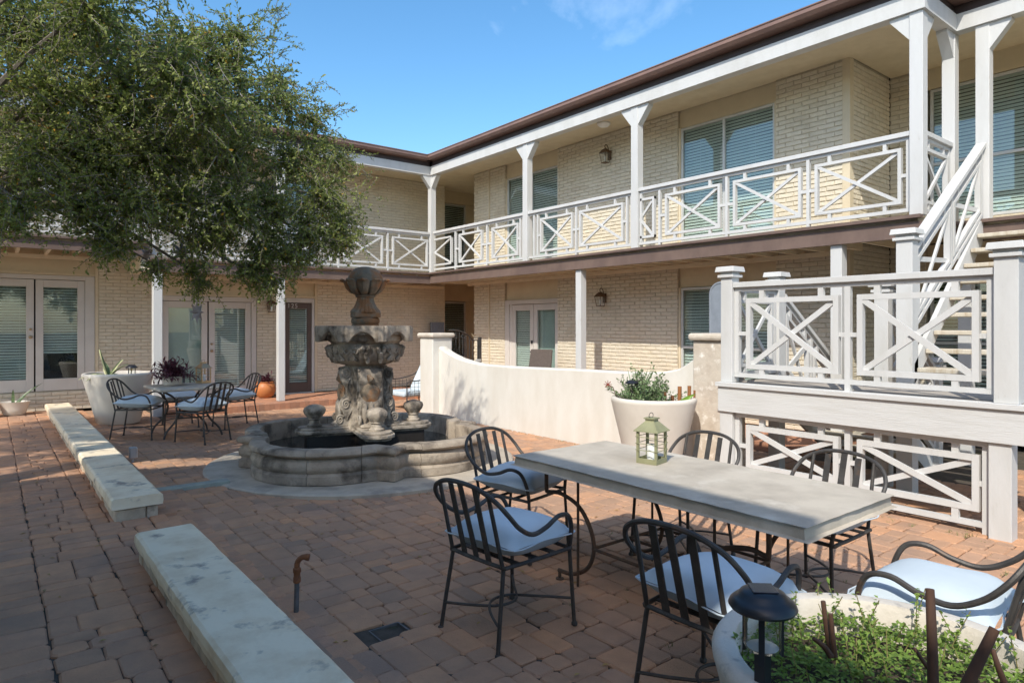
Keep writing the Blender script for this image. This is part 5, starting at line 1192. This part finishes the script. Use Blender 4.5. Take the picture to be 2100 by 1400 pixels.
mk("drain_cover", MB().box(1.22, 1.92, 7.05, 7.19, .0, gz(1.35, 7) + .012), "drain_green", bev=.006, label="pale green rectangular drain cover set in the bricks near the fountain", cat="drain cover")
x, y, q = HOLE
HB = thing("drain_hole", "small open square drain box sunk in the bricks", "drain", (x, y, gz(x, y) - .008))
mb = MB(); t = .008
for p in ((-q, -q + t, -q, q), (q - t, q, -q, q), (-q + t, q - t, -q, -q + t), (-q + t, q - t, q - t, q)): mb.box(*p, -.055, .002)
mk("rim", mb, "grey_pipe", HB); mk("bottom", MB().box(-q + t, q - t, -q + t, q - t, -.06, -.054), "soil", HB)
for k in range(5): mk("pebble", MB().lathe([(.008, 0), (.022, .008), (.02, .02), (.006, .028)], 9, (R.uniform(-.04, .04), R.uniform(-.04, .04), -.053)), "grey_paint", HB, smooth=True)
# stars hanging from the tree
def star(label, P, r, yaw):
    T_ = thing("paper_star", label, "star ornament", P, yaw, "folded star ornaments in the tree"); mb = MB(); vs = [(0, -.32 * r, 0), (0, .32 * r, 0)]
    for i in range(16): rr2 = r if i % 2 == 0 else r * .36; vs.append((rr2 * math.sin(i * math.pi / 8), 0, rr2 * math.cos(i * math.pi / 8)))
    fs = []
    for i in range(16): a, b = 2 + i, 2 + (i + 1) % 16; fs += [(0, a, b), (1, b, a)]
    mk("star_body", mb.add(vs, fs), "star_paper", T_); mk("string", MB().tube([(0, 0, r), (0, 0, r + .35)], .0015, 4), "grey_twig", T_)
star("grey folded eight pointed star in the tree facing the courtyard", uvp(372, 517, 7.0), .15, -.5)
star("grey folded star hanging lowest from the tree seen edge on", uvp(404, 640, 7.1), .13, .75)
star("grey folded star half hidden among the leaves near the balcony edge", uvp(200, 515, 6.6), .10, .4)
star("grey folded star in the leaves close to the bracket beam", uvp(300, 522, 7.3), .11, -.9)
# wicker chair, lounge, ribbed bin, arched board
WC = thing("wicker_chair", "dark brown wicker armchair behind the low stucco wall", "chair", (8.48, 10.05, .10), rad(200))
mk("seat", MB().box(-.28, .28, -.29, .29, .30, .40), "wicker", WC, bev=.03)
mk("backrest", MB().hexa([(-.28, -.27, .38), (-.22, -.27, .38), (-.22, .27, .38), (-.28, .27, .38), (-.42, -.25, 1.06), (-.37, -.25, 1.06), (-.37, .25, 1.06), (-.42, .25, 1.06)]), "wicker", WC, bev=.02)
for s_ in (-1, 1):
    mk("armrest", MB().box(-.25, .28, s_ * .31 - .03, s_ * .31 + .03, .56, .61), "wicker", WC, bev=.015)
    for xx in (-.24, .25): mk("leg", MB().box(xx - .02, xx + .02, s_ * .29 - .02, s_ * .29 + .02, 0, .56), "wicker", WC)
LC = thing("lounge_chair", "iron lounge chair with grid arms half behind the stucco pillar", "chair", (6.62, 11.50, 0), rad(182))
mb = MB(); mb.tube(crom([(.38, -.36, 0), (.38, -.36, .42), (.36, -.36, .56), (.1, -.36, .58), (-.25, -.36, .66), (-.42, -.36, .85)], 4), .012); mb.tube(crom([(.38, .36, 0), (.38, .36, .42), (.36, .36, .56), (.1, .36, .58), (-.25, .36, .66), (-.42, .36, .85)], 4), .012)
mb.tube([(.38, -.36, .30), (.38, .36, .30)], .01); mb.tube([(-.42, -.36, .85), (-.42, .36, .85)], .012); mb.tube([(-.36, -.36, 0), (-.33, -.36, .3), (-.42, -.36, .85)], .012); mb.tube([(-.36, .36, 0), (-.33, .36, .3), (-.42, .36, .85)], .012)
mk("frame", mb, "iron", LC, smooth=True)
for s_ in (-1, 1):
    mb = MB()
    for i in range(9): mb.tube([(-.30 + .085 * i, s_ * .36, .28), (-.30 + .085 * i, s_ * .36, .57)], .004, 5)
    for zz in (.30, .38, .46, .53): mb.tube([(-.32, s_ * .36, zz), (.38, s_ * .36, zz)], .004, 5)
    mk("grid_side", mb, "iron", LC)
for nm, args, lab in (("lounge_cushion", (.42, .34, .10, (6.60, 11.50, .32), 0), "thick pale seat cushion on the iron lounge chair"), ("lounge_cushion", (.40, .33, .09, (6.93, 11.52, .68), 62), "pale back cushion leaning on the iron lounge chair")):
    sx, sy, h, loc, tl = args; o = mk(nm, MB().box(-sx, sx, -sy, sy, -h / 2, h / 2), "cushion", label=lab, cat="cushion", bev=.04, group=None); o.location = loc; o.rotation_euler = (0, rad(-tl), rad(2)); o.modifiers[0].segments = 4
BN = thing("ribbed_bin", "blue grey ribbed metal screen standing behind the stucco pillar", "screen", (9.0, 14.45, .11))
for i in range(9): mk("rib", MB().box(-.2 + .046 * i, -.2 + .046 * i + .032, -.03, .03, 0, 1.62), "grey_paint", BN, bev=.006)
mk("backing", MB().box(-.2, .2, -.01, .01, .02, 1.60), "grey_paint", BN)
AB = thing("arched_frame", "blue grey arched frame on a post behind the landing post", "frame", (8.35, 5.64, .10), rad(90))
arc = [(-.17, 1.35), (-.17, 2.0)] + [(-.17 * math.cos(t), 2.0 + .17 * math.sin(t)) for t in [math.pi * i / 12 for i in range(1, 12)]] + [(.17, 2.0), (.17, 1.35)]
mk("rim", MB().tube([(p[0], 0, p[1]) for p in arc], .02, 8, closed=True), "grey_paint", AB, smooth=True); mk("panel", MB().prism(arc, lambda p: (p[0] * .93, -.01, p[1]), lambda p: (p[0] * .93, .01, p[1])), "grey_paint", AB); mk("post", MB().box(-.03, .03, -.03, .03, 0, 1.34), "grey_paint", AB)

# ------------------------------------------------------------------ tree
TR = thing("courtyard_tree", "big dense evergreen tree with hanging branches over the walkway", "tree", (-.55, 7.6, .09))
TR.location = (0, 0, 0)
tb = MB(); base = Vector((-.75, 8.1, .05))
fork = Vector((-.6, 7.7, 2.5))
tb.tube(crom([base, base + Vector((.05, -.1, .9)), base + Vector((.0, -.2, 1.7)), fork], 5), [.24 - .006 * i for i in range(16)], 12)
mk("trunk", tb, "bark", TR, smooth=True)
# clumps: (u, v, radius px, depth); silhouette taken from where the crown stands in space
CL = []
def addc(lst): CL.extend(lst)
addc([(60, 60, 150, 6.2), (180, 70, 140, 6.6), (320, 120, 105, 6.4), (450, 120, 88, 6.5), (90, 190, 150, 5.8), (240, 190, 150, 6.2), (390, 200, 140, 6.7), (510, 215, 85, 7.1), (585, 215, 55, 7.4), (60, 320, 130, 5.6), (190, 320, 140, 6.0), (330, 310, 150, 6.3), (470, 310, 130, 6.8),
      (585, 330, 85, 7.2), (660, 400, 75, 7.3), (705, 455, 50, 7.4), (640, 470, 70, 7.2), (560, 430, 90, 6.9), (470, 430, 100, 6.6), (370, 420, 105, 6.4), (270, 415, 90, 6.0), (170, 420, 80, 5.8), (40, 420, 65, 5.4), (215, 480, 52, 6.0), (240, 500, 40, 6.0), (545, 515, 70, 7.0), (510, 555, 42, 7.0), (600, 520, 55, 7.1), (440, 480, 55, 6.7), (400, 500, 38, 6.8),
      (395, 555, 26, 7.0), (412, 580, 18, 7.0), (322, 545, 22, 7.0), (15, 450, 40, 5.4), (655, 300, 36, 7.5), (700, 330, 30, 7.6), (690, 500, 32, 7.3), (640, 245, 34, 7.5), (485, 75, 42, 6.5), (400, 90, 66, 6.4), (560, 160, 26, 7.4), (555, 575, 26, 7.0)])
clumps = [(uvp(u, v, D), r * D / 1350, 1.0) for u, v, r, D in CL]
for k in range(150):   # the rest of the crown, above and beside the picture
    p = Vector((R.uniform(-5.6, .2), R.uniform(6.6, 11.0), R.uniform(3.9, 5.9))); q = (p - Vector((-2.6, 8.6, 4.9)))
    if (q.x / 2.9) ** 2 + (q.y / 2.3) ** 2 + (q.z / 1.0) ** 2 < 1.0: clumps.append((p, R.uniform(.38, .58), .45))
for p in ((1.2, 6.1, 3.8), (.75, 5.9, 4.6), (1.55, 6.3, 3.6), (.6, 6.3, 4.2), (.3, 6.6, 4.9)): clumps.append((Vector(p), .42, 1.0))
lm = MB(); limb = []
for i, (c, r, w_) in enumerate(clumps):
    if w_ == 1.0 and i % 2: continue
    a = fork + Vector((R.gauss(0, .03), R.gauss(0, .03), 0)); m_ = a.lerp(c, .5) + Vector((R.gauss(0, .2), R.gauss(0, .2), .35 + .1 * R.random()))
    n_ = 10; P = crom([a, a.lerp(m_, .5) + Vector((0, 0, .1)), m_, c], 4)
    r0 = R.uniform(.03, .06); lm.tube(P, [r0 * (1 - .82 * t / (len(P) - 1)) for t in range(len(P))], 6)
mk("limbs", lm, "bark", TR, smooth=True)
tv = []; lv = []; lr = []; tw = MB()
def spray(p, d, L, nl, size, dens=1.0):
    pts = [p]; dd = d.copy(); n_ = 5
    for i in range(n_):
        dd = (dd + Vector((R.gauss(0, .16), R.gauss(0, .16), R.gauss(-.05, .12)))).normalized(); pts.append(pts[-1] + dd * (L / n_))
    tw.tube(pts, [.0045, .004, .0032, .0025, .0018, .001], 3, cap=False)
    for i in range(nl):
        t = (i + .5) / nl * n_ * .97 + .1; k = min(int(t), n_ - 1); q = pts[k].lerp(pts[k + 1], t - k); ax = (pts[k + 1] - pts[k]).normalized()
        v = rvec(); v = (v - ax * v.dot(ax)).normalized(); dl_ = (v * .8 + ax * .6 + Vector((0, 0, .12))).normalized()
        lv.append((q, dl_, rvec(), size * R.uniform(.65, 1.25)))
for c, r, w_ in clumps:
    n_ = int(30 + 330 * r * r * 2.6 * w_); n_ = min(n_, 460)
    for k in range(n_):
        v = rvec(); rr2 = r * min(1.3, abs(R.gauss(0, .62 if c.z > 2.9 else .5))); p = c + Vector((v.x * rr2, v.y * rr2, v.z * rr2 * .95)); d = (v * .8 + Vector((0, 0, -.25)) + rvec() * .7).normalized()
        spray(p - d * .06, d, R.uniform(.14, .36), 10 if w_ < 1 else 18, .040 if w_ == 1 else .05)
for (u, v, u2, v2, D, nl) in ((520, 40, 570, 15, 7.3, 34), (470, 130, 560, 60, 7.3, 40), (505, 150, 615, 95, 7.4, 44), (530, 100, 580, 30, 7.4, 30), (560, 205, 735, 232, 7.5, 46), (580, 240, 700, 275, 7.5, 34), (600, 300, 800, 330, 7.5, 48), (610, 320, 740, 345, 7.5, 36), (560, 160, 690, 185, 7.5, 36), (640, 250, 700, 215, 7.5, 22), (640, 380, 770, 420, 7.4, 26), (620, 500, 740, 470, 7.3, 30), (600, 340, 690, 265, 7.5, 24), (470, 60, 555, 100, 7.3, 30), (10, 360, 150, 300, 5.4, 30), (20, 470, 120, 400, 5.4, 30), (150, 120, 260, 60, 6.0, 30), (200, 330, 320, 240, 5.9, 30), (360, 300, 440, 250, 6.2, 26)):
    for rep in range(3):
        a = uvp(u + R.gauss(0, 10), v + R.gauss(0, 10), D); b = uvp(u2 + R.gauss(0, 14), v2 + R.gauss(0, 12), D + R.gauss(0, .2)); d = b - a
        spray(a, d.normalized(), d.length * R.uniform(.7, 1.0), int(nl * 1.2), .034)
        for q in range(5):
            t = R.uniform(.3, .95); spray(a.lerp(b, t), (d.normalized() + rvec() * .8).normalized(), R.uniform(.06, .16), 8, .026)
mk("twigs", tw, "grey_twig", TR, kind="stuff")
N = len(lv); P = np.array([x[0][:] for x in lv]); Dv = np.array([x[1][:] for x in lv]); U = np.array([x[2][:] for x in lv]); S_ = np.array([x[3] for x in lv])[:, None]
sd = np.cross(Dv, U); sd /= np.linalg.norm(sd, axis=1)[:, None] + 1e-9; up = np.cross(sd, Dv)
V = np.empty((N, 5, 3)); V[:, 0] = P; V[:, 1] = P + Dv * S_ * .55 - sd * S_ * .24 + up * S_ * .05; V[:, 2] = P + Dv * S_; V[:, 3] = P + Dv * S_ * .55 + sd * S_ * .24 + up * S_ * .05; V[:, 4] = P + Dv * S_ * .3
yel = NP.rand(N) < .018
def leafmesh(sel, name, m):
    idx = np.where(sel)[0]; n_ = len(idx); VV = V[idx][:, :4].reshape(-1, 3); me = bpy.data.meshes.new(name); me.vertices.add(n_ * 4); me.vertices.foreach_set("co", VV.ravel().astype(np.float32))
    tri = np.array([[0, 1, 2], [0, 2, 3]]); T3 = (tri[None] + (np.arange(n_) * 4)[:, None, None]).reshape(-1)
    me.loops.add(len(T3)); me.loops.foreach_set("vertex_index", T3.astype(np.int32)); me.polygons.add(n_ * 2); me.polygons.foreach_set("loop_start", (np.arange(n_ * 2) * 3).astype(np.int32)); me.update()
    me.materials.append(MATS[m]); a = me.attributes.new("rnd", 'FLOAT', 'FACE'); a.data.foreach_set("value", np.repeat(NP.rand(n_) * .98 + .01, 2).astype(np.float32)); me.validate()
    return ob(name, me, TR, kind="stuff")
leafmesh(~yel, "crown", "leaf"); leafmesh(yel, "yellow_leaves", "leaf_yellow")
print("leaves", N, "objects", len(bpy.data.objects))
